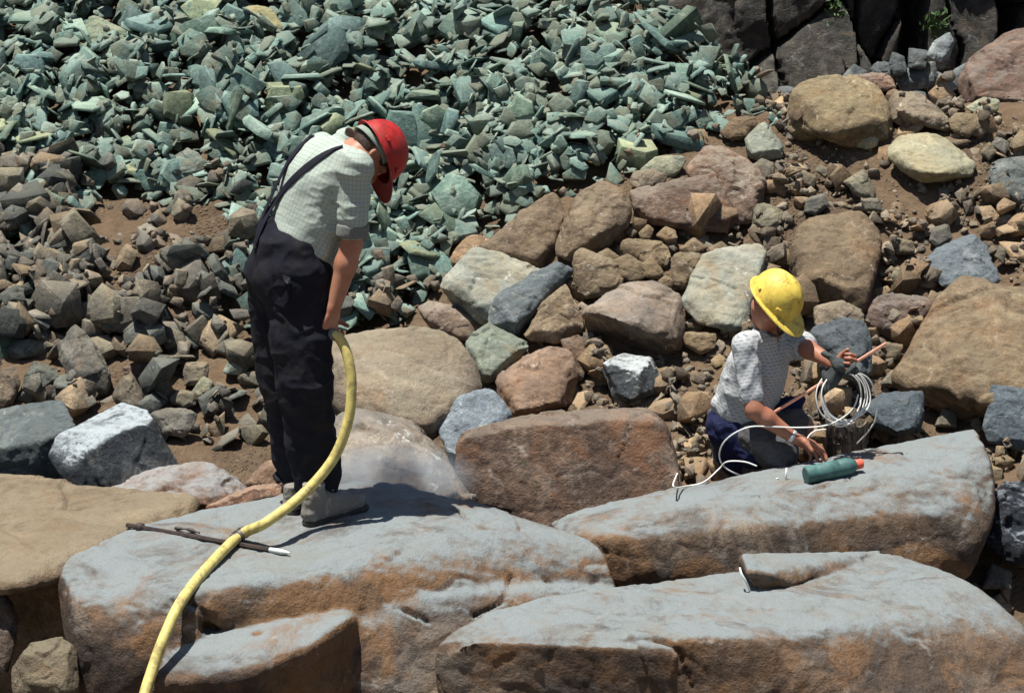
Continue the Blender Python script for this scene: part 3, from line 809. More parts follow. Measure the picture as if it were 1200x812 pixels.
R('boulder', 'grey tan faceted block below the tan plate', 'olive', [(546, 398), (573, 380), (621, 404), (600, 430), (588, 440), (567, 452), (551, 425)], ridge=[(575, 392, .05), (606, 410, .06), (568, 440, .12), (556, 412, .08)], rnd=.012, tint=(.8, .85, .85))
R('boulder', 'orange brown block with a dark grey patch', 'pink', [(581, 441), (600, 426), (657, 399), (668, 410), (678, 437), (669, 473), (640, 484), (600, 489), (588, 465)],
  ridge=[(600, 445, .08), (650, 415, .06), (668, 435, .06), (608, 480, .16), (655, 470, .12)], rnd=.03, tint=(.95, .80, .70))
R('boulder', 'brown block in the shade of the undercut boulder', 'rust', [(656, 398), (683, 392), (695, 412), (690, 438), (672, 446), (664, 412)], rnd=.02, tint=(1.2, 1.1, 1))
R('boulder', 'pale flat topped slab behind the yellow helmet', 'pale', [(799, 353), (822, 300), (853, 291), (901, 286), (897, 320), (880, 362), (867, 384), (853, 389), (812, 374)],
  ridge=[(806, 350, .05), (828, 303, .02), (895, 292, .02), (872, 355, .05), (853, 378, .07)], rnd=.012, k=1.1, t=.5, chip=.35, cracks=[([(812, 324), (838, 328), (863, 338)], .007, .018)])
R('boulder', 'big brown boulder above the yellow helmet', 'tan', [(922, 320), (925, 280), (936, 260), (960, 249), (1000, 247), (1026, 255), (1034, 275), (1032, 320), (1024, 352), (1000, 370), (960, 350), (935, 335)],
  ridge=[(940, 290, .12), (975, 262, .08), (1018, 270, .06), (1020, 335, .12), (965, 335, .2)], rnd=.05, k=.9, tint=(.78, .70, .62))
R('boulder', 'tan ledge rock between the yellow helmet and the grey block', 'tan', [(950, 375), (958, 356), (985, 350), (1010, 362), (1012, 380), (985, 392), (955, 390)], rnd=.02, d=10.95)
R('boulder', 'dark grey block with curved grain behind the copper rod', 'slate', [(945, 400), (951, 382), (985, 376), (1002, 369), (1014, 378), (1021, 403), (1021, 434), (1008, 448), (960, 430)],
  ridge=[(955, 395, .08), (1000, 378, .05), (1014, 405, .05), (1005, 440, .1)], d=10.75, rnd=.015, tint=(.85, .85, .85), cracks=[([(950, 382), (980, 386), (1000, 405), (1018, 412)], .006, .01)])
R('boulder', 'rounded dark red grey boulder beside the large tan one', 'rust', [(1018, 365), (1026, 349), (1050, 343), (1097, 352), (1097, 368), (1080, 386), (1047, 398), (1023, 390)], rnd=.04, tint=(1.2, 1.15, 1.2))
R('boulder', 'flat blue grey slab with white streaks on the dirt bank', 'slate', [(1075, 302), (1117, 283), (1149, 276), (1156, 292), (1165, 314), (1168, 332), (1140, 345), (1111, 342), (1089, 322)], rnd=.015, k=1.1, t=.4, tint=(1.3, 1.3, 1.3))
R('boulder', 'very large tan boulder with white veins and a dark patch', 'tan', [(1098, 372), (1102, 348), (1124, 331), (1155, 329), (1191, 333), (1240, 350), (1250, 470), (1190, 495), (1150, 495), (1108, 482), (1044, 446), (1062, 424), (1086, 400)],
  ridge=[(1112, 362, .10), (1150, 342, .06), (1200, 350, .06), (1110, 420, .26), (1075, 438, .18), (1150, 470, .3), (1210, 470, .3)], d=11.05, rnd=.06, t=.8, chip=.7, tint=(.88, .8, .70))
R('boulder', 'flat grey slate block behind the streaked bucket', 'slate', [(1005, 473), (1033, 462), (1081, 459), (1081, 504), (1053, 512), (1012, 496)], ridge=[(1012, 478, .08), (1074, 468, .06), (1074, 500, .08), (1050, 505, .1)], d=10.65, rnd=.012, tint=(.8, .85, .9))
R('boulder', 'upright grey slate slab cut by the picture edge', 'slate', [(1163, 451), (1194, 457), (1225, 462), (1220, 530), (1190, 527), (1160, 518), (1152, 500)], d=10.6, t=.4, rnd=.01, tint=(.9, .95, 1))
R('boulder', 'blue black rough rock behind the end of the long boulder', 'fresh', [(1150, 640), (1160, 590), (1168, 557), (1200, 562), (1230, 580), (1230, 655), (1190, 660)], d=9.75, rnd=.02, tint=(.5, .5, .55), amp=.03)
R('boulder', 'pale angular block below the far end of the scree', 'olive', [(872, 162), (895, 142), (918, 171), (916, 184), (890, 190), (875, 182)], ridge=[(895, 150, .02), (912, 175, .06), (882, 178, .08)], rnd=.012)
R('boulder', 'small brown boulder where slab scree meets the dirt', 'tan', [(845, 155), (860, 138), (884, 136), (888, 145), (872, 165), (852, 166)], rnd=.03, tint=(.8, .7, .6))
R('boulder', 'broad cream boulder on the crest, dirt on its top', 'tan', [(928, 147), (926, 108), (943, 94), (990, 87), (1027, 102), (1041, 120), (1055, 142), (1040, 162), (1000, 172), (955, 160)],
  ridge=[(935, 115, .08), (985, 100, .06), (1025, 115, .06), (1035, 145, .12), (975, 155, .2)], rnd=.07, k=.7, tint=(1.0, .95, .78))
R('boulder', 'small pale lump in front of the broad cream boulder', 'pale', [(996, 163), (1013, 142), (1023, 139), (1031, 157), (1029, 171), (1014, 175), (1001, 171)], rnd=.03, tint=(1.1, 1.1, 1.0))
R('boulder', 'tilted tan block, flat side up, on the crest', 'tan', [(1051, 128), (1067, 107), (1078, 110), (1108, 133), (1114, 155), (1087, 149), (1060, 142)], ridge=[(1070, 115, .02), (1102, 138, .05), (1060, 134, .08)], rnd=.012)
R('boulder', 'large pale oval boulder lying on the dirt bank', 'pale', [(1037, 178), (1053, 160), (1090, 157), (1114, 167), (1143, 193), (1137, 206), (1100, 214), (1077, 213), (1050, 195)],
  ridge=[(1050, 178, .08), (1090, 166, .05), (1130, 192, .08), (1080, 202, .16), (1110, 204, .14)], rnd=.05, k=1.1, chip=.3, facets=3, tint=(1.05, 1.0, .85))
R('boulder', 'cream rounded block near the rim of the dirt bank', 'tan', [(1111, 140), (1120, 132), (1141, 132), (1150, 149), (1134, 162), (1115, 153)], rnd=.03, tint=(1.05, 1, .85))
R('boulder', 'grey edged boulder half buried at the dirt bank edge', 'slate', [(1154, 198), (1167, 188), (1200, 184), (1225, 190), (1220, 245), (1180, 236), (1160, 222)], rnd=.03, tint=(1.3, 1.2, 1.05))
R('boulder', 'flat pale rock in front of the far reddish boulder', 'olive', [(1129, 126), (1153, 114), (1175, 117), (1172, 130), (1148, 136)], rnd=.02, tint=(1.2, 1.15, 1))
R('boulder', 'huge far reddish boulder with a pale ridge', 'rust', [(1122, 95), (1133, 72), (1160, 54), (1188, 39), (1250, 20), (1260, 130), (1185, 135), (1128, 132)], ridge=[(1135, 85, .15), (1190, 52, .1), (1230, 40, .1), (1150, 125, .3), (1230, 125, .3)], d=14.4, rnd=.05, tint=(1.15, 1.05, 1.05))
# grey blocks beyond the crest, at the foot of the cliff
for lab, o_, tn in (('wide grey block at the cliff foot with a sloping top', [(1046, 84), (1097, 72), (1100, 98), (1073, 108), (1055, 108)], 1.2),
                    ('pale jagged upright stone against the cliff', [(1086, 66), (1093, 50), (1113, 37), (1119, 50), (1113, 68), (1100, 76)], 2.0),
                    ('grey slab touching the far reddish boulder', [(1102, 92), (1133, 74), (1130, 100), (1112, 108)], 1.4),
                    ('small upright grey stone in the gap beyond the crest', [(1089, 96), (1102, 91), (1107, 116), (1093, 124), (1085, 120)], 1.6),
                    ('brown grey block leaning on the cliff', [(1064, 82), (1065, 56), (1088, 60), (1084, 80)], .9),
                    ('low dark stone at the cliff foot', [(1018, 82), (1030, 72), (1056, 76), (1058, 88), (1030, 92)], 1.),
                    ('pointed dark stone by the cleft in the cliff', [(1040, 78), (1046, 60), (1060, 66), (1063, 84), (1050, 90)], .8),
                    ('long low grey stone sloping down to the pale jagged one', [(1048, 100), (1060, 88), (1100, 84), (1112, 92), (1090, 104)], 1.5),
                    ('brown stone under the wide grey block', [(1060, 116), (1066, 106), (1084, 108), (1088, 120), (1072, 126)], 1.1),
                    ('dark stone leaning on the foot of the scree beside the cliff', [(905, 116), (915, 100), (934, 104), (938, 122), (918, 128)], 1.1),
                    ('flat dark stone at the base of the thin cliff crack', [(985, 92), (1000, 76), (1018, 84), (1012, 98)], .9)):
    R('far_boulder', lab, 'farrock', o_, d=16.5 + .01 * o_[0][1], rnd=.03, t=.8, tint=(tn, tn, tn))
R('far_boulder', 'reddish stone showing behind the broad cream boulder', 'rust', [(998, 88), (1030, 84), (1048, 90), (1050, 104), (1035, 108), (1005, 106)], d=14.5, rnd=.03, tint=(1.8, 1.6, 1.5))
R('far_boulder', 'ochre stone wedged beside the broad cream boulder', 'tan', [(1037, 110), (1048, 103), (1060, 110), (1058, 124), (1042, 122)], d=14.0, rnd=.02, tint=(.9, .75, .6))

# left blocks
blk = [P(-60, 497, 10.55), P(0, 478, 10.6), P(73, 468, 10.7), P(90, 499, 10.32), P(62, 511, 10.15), P(3, 523, 10.1), P(-60, 535, 10.05),
       P(-60, 575, 10.05), P(42, 570, 10.12), P(78, 560, 10.2), P(93, 540, 10.4), P(60, 540, 10.8), P(-60, 560, 10.8)]
make_rock('boulder', [blk], 'slate', 'dark grey flat topped block with an ochre edge at the picture margin', rnd=.008, chip=.25, amp=.008, h=.009, tint=(.85, .88, .82), smooth=0)
ROCK_POLYS.append([(-60, 490), (0, 478), (73, 468), (92, 499), (78, 560), (42, 566), (-60, 566)])
split = [P(55, 531, 9.82), P(63, 513, 9.92), P(102, 491, 10.12), P(143, 473, 10.32), P(166, 478, 10.2), P(180, 490, 10.05), P(134, 510, 9.9), P(101, 532, 9.80), P(86, 552, 9.74),
         P(60, 543, 9.80), P(82, 575, 9.76), P(100, 596, 9.74), P(150, 590, 9.85), P(205, 575, 9.95), P(213, 550, 10.06), P(193, 530, 10.08), P(80, 570, 10.3), P(200, 545, 10.6), P(150, 525, 10.6)]
make_rock('boulder', [split], 'fresh', 'split block with a bright white top and dark side', rnd=.010, chip=.25, amp=.008, h=.008)
ROCK_POLYS.append([(55, 531), (63, 513), (143, 473), (180, 490), (213, 550), (180, 580), (100, 590), (60, 545)])
R('boulder', 'low grey brown rock in front of the white topped block', 'dusty', [(122, 574), (181, 549), (235, 541), (256, 545), (293, 573), (270, 592), (240, 602), (180, 600), (130, 590)], ridge=[(185, 560, .06), (245, 550, .04), (250, 590, .16), (170, 590, .2)], d=9.75, rnd=.02, tint=(1.3, 1.15, 1.1))
R('boulder', 'low orange lump of rock behind the standing worker\'s heels', 'pink', [(286, 566), (305, 545), (327, 536), (345, 550), (340, 575), (300, 582)], d=9.75, rnd=.02, tint=(1.05, .85, .7))
R('boulder', 'reddish flat scraps of rock beside the standing worker\'s feet', 'rust', [(236, 598), (262, 583), (300, 568), (332, 566), (335, 580), (290, 592), (250, 602)], d=9.55, rnd=.01, tint=(1.9, 1.5, 1.3), t=.4)
R('boulder', 'brown rock in the dark hollow at the picture margin', 'rust', [(-40, 690), (8, 688), (22, 722), (14, 785), (-40, 800)], d=8.3, rnd=.03)
R('boulder', 'small squarish tan rock at the mouth of the dark hollow', 'tan', [(14, 783), (28, 757), (75, 749), (91, 760), (90, 810), (60, 830), (18, 825)], ridge=[(30, 768, .06), (80, 765, .05), (84, 800, .08), (22, 800, .06)], d=8.0, rnd=.015, tint=(.72, .72, .68))
R('boulder', 'tall pyramid shaped rock with a pale left face', 'rubble', [(70, 405), (89, 381), (111, 403), (126, 427), (134, 442), (132, 464), (96, 473), (84, 448), (76, 430)], ridge=[(92, 400, .06), (96, 412, .09), (92, 438, .12), (122, 432, .08)], rnd=.01, tint=(.95, .95, .95))
R('boulder', 'smooth brown rock above the white topped block', 'rubble', [(130, 466), (142, 441), (155, 437), (168, 462), (176, 482), (150, 486)], rnd=.03, tint=(.95, .85, .75))
R('boulder', 'rough dark reddish rock in the left rubble', 'rust', [(139, 434), (155, 420), (189, 425), (191, 447), (162, 446)], rnd=.01, tint=(1.1, .95, .95), amp=.03)
R('boulder', 'flat brown rock with a small hole, near the bare tan ground', 'rubble', [(174, 484), (193, 477), (233, 481), (225, 501), (215, 513), (188, 508)], rnd=.012, t=.4)
R('boulder', 'square tan block in the left rubble', 'rubble', [(215, 425), (245, 424), (242, 450), (215, 452)], rnd=.008, tint=(1.35, 1.2, 1.0))
R('boulder', 'tan wedge right below the square tan block', 'rubble', [(198, 466), (210, 456), (233, 460), (230, 474), (215, 478), (200, 472)], rnd=.01, tint=(1.3, 1.2, 1.0))
R('boulder', 'pale grey faceted rock close to the worker\'s trouser leg', 'olive', [(262, 436), (272, 412), (296, 400), (300, 420), (284, 440)], rnd=.01, tint=(1.1, 1.1, 1.05))
R('boulder', 'pale leaf shaped rock under the faceted one', 'olive', [(224, 459), (238, 441), (251, 447), (247, 463), (230, 469)], rnd=.01, tint=(1., .95, .85))
R('boulder', 'grey angular rock left of the pyramid rock', 'rubble', [(18, 468), (40, 422), (62, 431), (72, 444), (50, 455), (34, 472)], rnd=.01, tint=(.75, .85, .85))
R('boulder', 'grey triangular rock touching the dark ochre edged block', 'rubble', [(50, 455), (82, 440), (86, 458), (72, 470), (55, 468)], rnd=.008, tint=(.75, .8, .8))
R('boulder', 'brown upright rock at the margin above the dark block', 'rubble', [(-10, 478), (2, 432), (20, 428), (24, 452), (14, 476)], rnd=.01, tint=(1., .82, .7))
R('boulder', 'tan slab with a green grey sheen high in the scree', 'scree', [(91, 60), (100, 30), (110, 17), (147, 36), (143, 58), (120, 62)], rnd=.01, k=1.1, t=.35, tint=(1.2, 1.0, .8))
R('boulder', 'ochre slab at the top of the scree above the red helmet\'s slope', 'scree', [(280, 12), (300, 5), (318, 12), (335, 34), (310, 42)], rnd=.01, k=1.1, t=.35, tint=(1.6, 1.05, .65))
R('boulder', 'square grey brown block at the foot of the scree by the worker\'s back', 'scree', [(190, 193), (222, 172), (246, 193), (232, 206), (203, 210)], rnd=.008, k=.9, tint=(1., .8, .75))
R('boulder', 'broad green grey slab beside the top of the dark cliff', 'scree', [(770, 100), (773, 75), (803, 74), (816, 80), (812, 104), (790, 108)], rnd=.01, k=1., t=.4, tint=(.85, .95, .9))

# clusters whose members nothing tells apart
def cluster(name, label, group, mat, outs, rnd, tints):
    for i, o_ in enumerate(outs):
        R(name, label, mat, o_, rnd=rnd, cat='stone', group=group, tint=tints[i % len(tints)])
cluster('cobble', 'rounded tan cobble in the nest between the big boulders', 'rounded cobbles between the boulders', 'tan',
    [[(728, 283), (735, 280), (782, 283), (785, 300), (780, 314), (755, 312), (729, 298)], [(718, 306), (735, 297), (755, 309), (759, 328), (742, 335), (722, 322)], [(749, 311), (765, 301), (779, 320), (770, 328), (756, 326)],
     [(770, 329), (780, 322), (791, 330), (786, 339), (773, 337)], [(785, 315), (788, 299), (800, 294), (824, 298), (816, 325), (800, 342), (789, 338)], [(768, 276), (780, 265), (791, 269), (795, 281), (783, 286)],
     [(748, 273), (758, 263), (767, 268), (763, 281), (752, 282)], [(731, 272), (738, 266), (748, 272), (741, 281)], [(795, 291), (812, 279), (831, 290), (821, 299), (803, 300)], [(830, 291), (845, 282), (858, 293), (850, 302), (834, 300)],
     [(700, 296), (712, 290), (728, 302), (720, 312), (706, 310)], [(803, 388), (840, 391), (838, 410), (820, 416), (801, 404)]], .04, [(.9, .82, .7), (.8, .75, .66), (1, .9, .75)])
cluster('loose_block', 'angular pale brown block on the dirt slope', 'loose blocks on the dirt slope', 'rubble',
    [[(988, 213), (1013, 198), (1020, 205), (1027, 233), (1008, 232)], [(1007, 233), (1030, 232), (1038, 250), (1015, 248)], [(936, 217), (940, 199), (957, 207), (954, 220)], [(942, 248), (946, 232), (966, 226), (972, 240), (956, 253)],
     [(882, 264), (884, 246), (890, 236), (918, 247), (914, 262), (900, 273)], [(880, 195), (893, 186), (908, 192), (906, 210), (890, 214)], [(1038, 290), (1045, 277), (1072, 283), (1070, 297), (1050, 298)], [(1088, 285), (1092, 268), (1112, 262), (1116, 280), (1100, 292)],
     [(1042, 325), (1050, 312), (1070, 320), (1066, 333), (1050, 332)], [(1165, 300), (1172, 287), (1180, 292), (1176, 310)], [(1148, 180), (1160, 165), (1168, 178), (1160, 190)], [(1160, 170), (1170, 160), (1184, 168), (1180, 184)],
     [(1030, 450), (1046, 432), (1062, 440), (1052, 456)], [(1095, 500), (1105, 478), (1122, 484), (1124, 503)], [(1018, 420), (1038, 400), (1062, 404), (1055, 422)], [(800, 500), (805, 475), (815, 470), (812, 500)],
     [(790, 470), (812, 458), (815, 485), (790, 488)], [(955, 200), (961, 193), (975, 200), (968, 210)], [(1070, 660), (1078, 640), (1090, 650), (1085, 668)], [(1150, 690), (1162, 660), (1185, 668), (1186, 690)]], .01,
    [(1.35, 1.3, 1.1), (1.1, 1.05, .95), (1.2, 1.05, .85), (.95, .95, .95)])
# ---------------------------------------------------------------- loose stone laid in layers on a height map
XS0, YS0, RES = -5.2, 8.0, .02
GX, GY = np.meshgrid(np.arange(XS0, 5.4, RES), np.arange(YS0, 17.6, RES), indexing='ij')
HM = terrain(GX, GY); TERR = HM.copy()

def stone_proto(r, flat, n=9):
    """broken slab: an uneven polygon with a smaller, shifted one above it"""
    pts = []
    ang = np.sort(r.uniform(0, 2 * math.pi, n)) ; m = r.integers(4, 7)
    ang = (np.arange(m) + r.uniform(-.33, .33, m)) * 2 * math.pi / m
    el = r.uniform(.58, 1.)
    flat = flat if flat > .3 else flat * .75
    for a in ang:
        rad = r.uniform(.75, 1.1)
        pts.append((rad * math.cos(a), el * rad * math.sin(a), -flat * r.uniform(.6, 1.)))
        if r.random() < .9:
            rr = rad * r.uniform(.70, 1.0)
            a2 = a + r.uniform(-.2, .2)
            pts.append((rr * math.cos(a2), el * rr * math.sin(a2), flat * r.uniform(.5, 1.)))
    bm = bmesh.new()
    for p in pts: bm.verts.new(p)
    g = bmesh.ops.convex_hull(bm, input=bm.verts)
    bmesh.ops.delete(bm, geom=[e for e in g['geom_interior'] if isinstance(e, bmesh.types.BMVert)], context='VERTS')
    bmesh.ops.dissolve_limit(bm, angle_limit=math.radians(14), verts=bm.verts, edges=bm.edges)
    bmesh.ops.bevel(bm, geom=list(bm.edges), offset=.012, segments=1, affect='EDGES', clamp_overlap=True)
    bmesh.ops.triangulate(bm, faces=bm.faces)
    bm.verts.ensure_lookup_table(); bm.verts.index_update()
    v = np.array([x.co[:] for x in bm.verts]); f = np.array([[x.index for x in p.verts] for p in bm.faces]); bm.free()
    v += .012 * np.stack([fbm(v * 2.5 + 3 * k + r.uniform(0, 30), 2) for k in range(3)], -1)
    return v, f

def hm_at(x, y):
    i = np.clip(((x - XS0) / RES).astype(int), 0, HM.shape[0] - 1); j = np.clip(((y - YS0) / RES).astype(int), 0, HM.shape[1] - 1)
    return HM[i, j]

def lay(r, proto, x, y, s, tilt, sink=.0):
    """set one stone down on the height map and raise the map under it"""
    v, f = proto
    a = np.linspace(0, 2 * math.pi, 9)[:-1]
    base = float(TERR[np.clip(int((x - XS0) / RES), 0, HM.shape[0] - 1), np.clip(int((y - YS0) / RES), 0, HM.shape[1] - 1)])
    sx = np.concatenate([[x], x + .8 * s * np.cos(a)]); sy = np.concatenate([[y], y + .8 * s * np.sin(a)])
    hz = hm_at(sx, sy)
    dx = sx - x; dy = sy - y; hh = hz - hz.mean(); q2 = 4 * (.8 * s) ** 2
    c = (float(hh @ dx) / q2, float(hh @ dy) / q2)
    n = np.array([-c[0], -c[1], 1.]); n /= np.linalg.norm(n)
    n = n + r.normal(0, tilt, 3); n /= np.linalg.norm(n)
    if n[2] < .15: n[2] = .3; n /= np.linalg.norm(n)
    yaw = r.uniform(0, 2 * math.pi); X, Y, Z = frame(n, (math.cos(yaw), math.sin(yaw), .01))
    w = (v * s) @ np.stack([X, Y, Z])
    ph = hm_at(x + w[:, 0], y + w[:, 1]) - w[:, 2]
    z = np.percentile(ph, 78 - sink)
    z = min(z, base + .22)
    w = w + (x, y, z)
    # raise map
    i0, i1 = int((x - s - XS0) / RES), int((x + s - XS0) / RES) + 1; j0, j1 = int((y - s - YS0) / RES), int((y + s - YS0) / RES) + 1
    i0 = max(i0, 0); j0 = max(j0, 0)
    gx = GX[i0:i1, j0:j1] - x; gy = GY[i0:i1, j0:j1] - y
    if gx.size:
        top = z + (v[:, 2].max() * s * .7) / max(Z[2], .3) - (Z[0] * gx + Z[1] * gy) / max(Z[2], .3)
        inside = gx ** 2 + gy ** 2 < (.72 * s) ** 2
        sub = HM[i0:i1, j0:j1]
        HM[i0:i1, j0:j1] = np.where(inside, np.maximum(sub, np.minimum(top, sub + 2 * v[:, 2].max() * s + .03)), sub)
    return w, f

r = np.random.default_rng(21)
FLATS = [stone_proto(r, f) for f in (.07, .09, .11, .13, .16, .2, .25, .30, .10, .14, .08, .12, .18, .09, .13, .08, .16, .11)]
BLOCKS = [stone_proto(r, f) for f in (.45, .55, .6, .7, .5, .65, .4, .75, .55, .6)]

def join(name, items, mat, **tags):
    vs, fs, o = [], [], 0
    for v, f in items: vs.append(v); fs.append(f + o); o += len(v)
    ob = mesh_obj(name, np.concatenate(vs), np.concatenate(fs), mat, origin=(0, 12, 0), smooth=False)
    tag(ob, **tags); return ob

def in_rocks(px, py, shrink=.97):
    hit = np.zeros(np.shape(px), bool)
    for poly in ROCK_POLYS:
        a = np.array(poly); c = a.mean(0); a = c + (a - c) * shrink
        hit |= inpoly(px, py, a.tolist())
    return hit

def scatter(n, poly, sizes, protos, tilt, seed, keep=lambda px, py: 1., xr=(-4.8, 4.9), yr=(10.2, 17.2)):
    r = np.random.default_rng(seed); out = []
    x = r.uniform(*xr, n * 6); y = r.uniform(*yr, n * 6)
    px, py = proj(np.stack([x, y, terrain(x, y)], -1))
    ok = inpoly(px + r.normal(0, 15, len(px)), py + r.normal(0, 13, len(px)), poly); x, y, px, py = x[ok][:n], y[ok][:n], px[ok][:n], py[ok][:n]
    ok = ~in_rocks(px, py); x, y, px, py = x[ok], y[ok], px[ok], py[ok]
    for i in range(len(x)):
        if r.random() > keep(px[i], py[i]): continue
        s = sizes(r, px[i], py[i])
        w, f = lay(r, protos[r.integers(len(protos))], x[i], y[i], s, tilt)
        out.append((w, f, s, px[i], py[i], y[i]))
    return out

def individuals(stones, nmax, name, label, group, mat, tints, seed, cat='stone'):
    """the ones that show largest become objects, the rest come back as a list"""
    inview = lambda t: -10 < t[3] < 1205 and -5 < t[4] < 815
    N = len(stones)
    score = [(t[2] / t[5] * (1 + .35 * i / N) if inview(t) else 0) for i, t in enumerate(stones)]
    order = np.argsort(score)[::-1]; big = set(int(i) for i in order[:nmax] if score[i] > 0)
    rr = np.random.default_rng(seed)
    for i in big:
        w, f = stones[i][:2]
        o = mesh_obj(name, w, f, mat, origin=(w[:, 0].mean(), w[:, 1].mean(), w[:, 2].min()), smooth=False)
        t = tints[rr.integers(len(tints))]; g = rr.uniform(.7, 1.4); o.color = (t[0] * g, t[1] * g, t[2] * g, 1)
        tag(o, label, cat, group)
    return [(t[0], t[1]) for i, t in enumerate(stones) if i not in big]

# slab scree, upper left
def s_size(r, px, py):
    s = .030 + .042 * r.lognormal(0, .62)
    return float(np.clip(s, .026, .19))
DIRT_PATCH = [(80, 245), (160, 215), (230, 222), (285, 245), (285, 330), (200, 340), (110, 330)]
scree = scatter(6800, SCREE_POLY, s_size, FLATS + BLOCKS[:1], .46, 31)
scree += scatter(2600, SCREE_POLY, lambda r, px, py: float(np.clip(.076 * r.lognormal(0, .4), .05, .18)), FLATS, .55, 32)
rest = individuals(scree, 290, 'scree_stone', 'green grey slab of stone lying in the scree heap', 'slabs of the green grey scree', M['scree'],
                   [(1, 1, 1), (1.1, 1.1, 1.05), (.85, .9, .9), (1, 1, 1), (1.25, 1.25, 1.15), (.7, .75, .8), (1.3, 1.05, .75), (1, .95, .8), (.9, 1, 1)], 5, 'slab')
smalls = scatter(1500, SCREE_POLY, lambda r, px, py: r.uniform(.014, .036), FLATS + BLOCKS, .35, 33)
join('scree', rest + [(t[0], t[1]) for t in smalls], M['scree_mass'], kind='stuff')

# brown grey rubble below the scree, left
def l_keep(px, py):
    return .14 if inpoly(np.array(px), np.array(py), DIRT_PATCH) else .9
def l_size(r, px, py): return float(np.clip(.034 + .036 * r.lognormal(0, .62), .03, .16)) * (1.1 if px < 300 else .9)
LP = [(-400, 225), (75, 225), (270, 225), (300, 395), (500, 345), (520, 400), (400, 470), (310, 505), (250, 512), (190, 520), (-400, 520)]
left = scatter(2700, LP, l_size, BLOCKS + FLATS[3:14], .45, 41, l_keep)
rest = individuals(left, 230, 'rubble_block', 'brown grey broken block in the rubble below the green scree', 'broken blocks below the scree', M['rubble'],
                   [(.95, .95, .95), (.75, .85, .9), (1.2, 1.15, 1.), (.9, .88, .85), (1.4, 1.15, .9), (.7, .8, .85), (1.3, 1.2, 1.05)], 6)
sm = scatter(1300, LP, lambda r, px, py: r.uniform(.012, .04), BLOCKS, .35, 42, lambda px, py: .6 if l_keep(px, py) < 1 else .8)
join('rubble', rest + [(t[0], t[1]) for t in sm], M['rubble_mass'], kind='stuff')

# dirt bank on the right
RP = [(860, 150), (935, 105), (1400, 90), (1400, 720), (1120, 700), (1150, 500), (1000, 560), (780, 570), (700, 560), (560, 480), (500, 400), (640, 250), (740, 210)]
BARE = [(900, 175), (960, 165), (1035, 185), (1110, 225), (1090, 250), (1040, 240), (980, 215), (930, 205)]
def r_keep(px, py): return .18 if inpoly(np.array(px), np.array(py), BARE) else 1.
right = scatter(5200, RP, lambda r, px, py: float(np.clip(.022 + .024 * r.lognormal(0, .7), .02, .13)), BLOCKS + FLATS[3:12], .45, 51, r_keep, yr=(9.9, 16))
rest = individuals(right, 270, 'bank_stone', 'small brown stone lying loose on the dirt bank', 'loose stones on the dirt bank', M['bank'],
                   [(1.1, .95, .8), (.9, .8, .7), (1.2, 1.1, .9), (1, .85, .7), (.8, .8, .8), (1.25, 1.1, .95)], 7)
sm = scatter(9000, RP, lambda r, px, py: float(np.clip(.009 * r.lognormal(0, .6), .005, .03)), BLOCKS, .35, 52, lambda px, py: .5 if r_keep(px, py) < 1 else 1., yr=(9.9, 16))
join('gravel', rest + [(t[0], t[1]) for t in sm], M['bank_mass'], kind='stuff')
corner = scatter(260, [(1080, 600), (1400, 600), (1400, 900), (1120, 900)], lambda r, px, py: float(np.clip(.022 * r.lognormal(0, .7), .012, .09)), BLOCKS, .4, 57, xr=(1.5, 2.8), yr=(8.1, 10.0))
join('loose_gravel', [(t[0], t[1]) for t in corner], M['bank_mass'], kind='stuff')
flatl = [(180, 510), (260, 505), (340, 500), (340, 570), (240, 560), (190, 540)]
sm = scatter(300, flatl, lambda r, px, py: float(np.clip(.010 * r.lognormal(0, .7), .006, .05)), BLOCKS, .3, 53, yr=(9.6, 13))
join('pebbles', [(t[0], t[1]) for t in sm], M['bank_mass'], kind='stuff')
# ---------------------------------------------------------------- people
def nrm(a): a = np.array(a, float); return a / np.linalg.norm(a)

def head_sdf(V, c, r, f, u, k=.012):
    W = lambda x, y, z: c + r * x + f * y + u * z
    ax = (r, f, u)
    V.ell(W(0, -.012, .032), ax, (.076, .096, .088), k)
    V.ell(W(0, .028, -.035), ax, (.060, .062, .078), .03)
    V.ell(W(0, .066, -.094), ax, (.026, .022, .021), .02)
    for s in (-1, 1):
        V.ell(W(s * .036, .062, -.026), ax, (.024, .022, .022), .02)
        V.cone(W(s * .05, -.01, -.05), W(s * .022, .06, -.095), .018, .016, .025)
    V.ell(W(0, .078, .032), ax, (.050, .018, .013), .015)
    for s in (-1, 1): V.ell(W(s * .031, .099, .008), ax, (.017, .014, .012), .008, sub=True)
    for s in (-1, 1): V.ell(W(s * .031, .078, .008), ax, (.0135, .0135, .0125), .002)
    V.cone(W(0, .086, .014), W(0, .108, -.022), .0085, .0125, .010)
    for s in (-1, 1): V.ell(W(s * .013, .098, -.026), ax, (.009, .010, .008), .006)
    V.ell(W(0, .090, -.053), ax, (.024, .010, .0065), .006); V.ell(W(0, .088, -.064), ax, (.021, .010, .0065), .004)
    for s in (-1, 1):
        V.ell(W(s * .079, -.012, -.002), (r, f, u), (.009, .021, .032), .006)
        V.ell(W(s * .088, -.008, -.002), (r, f, u), (.008, .012, .020), .004, sub=True)

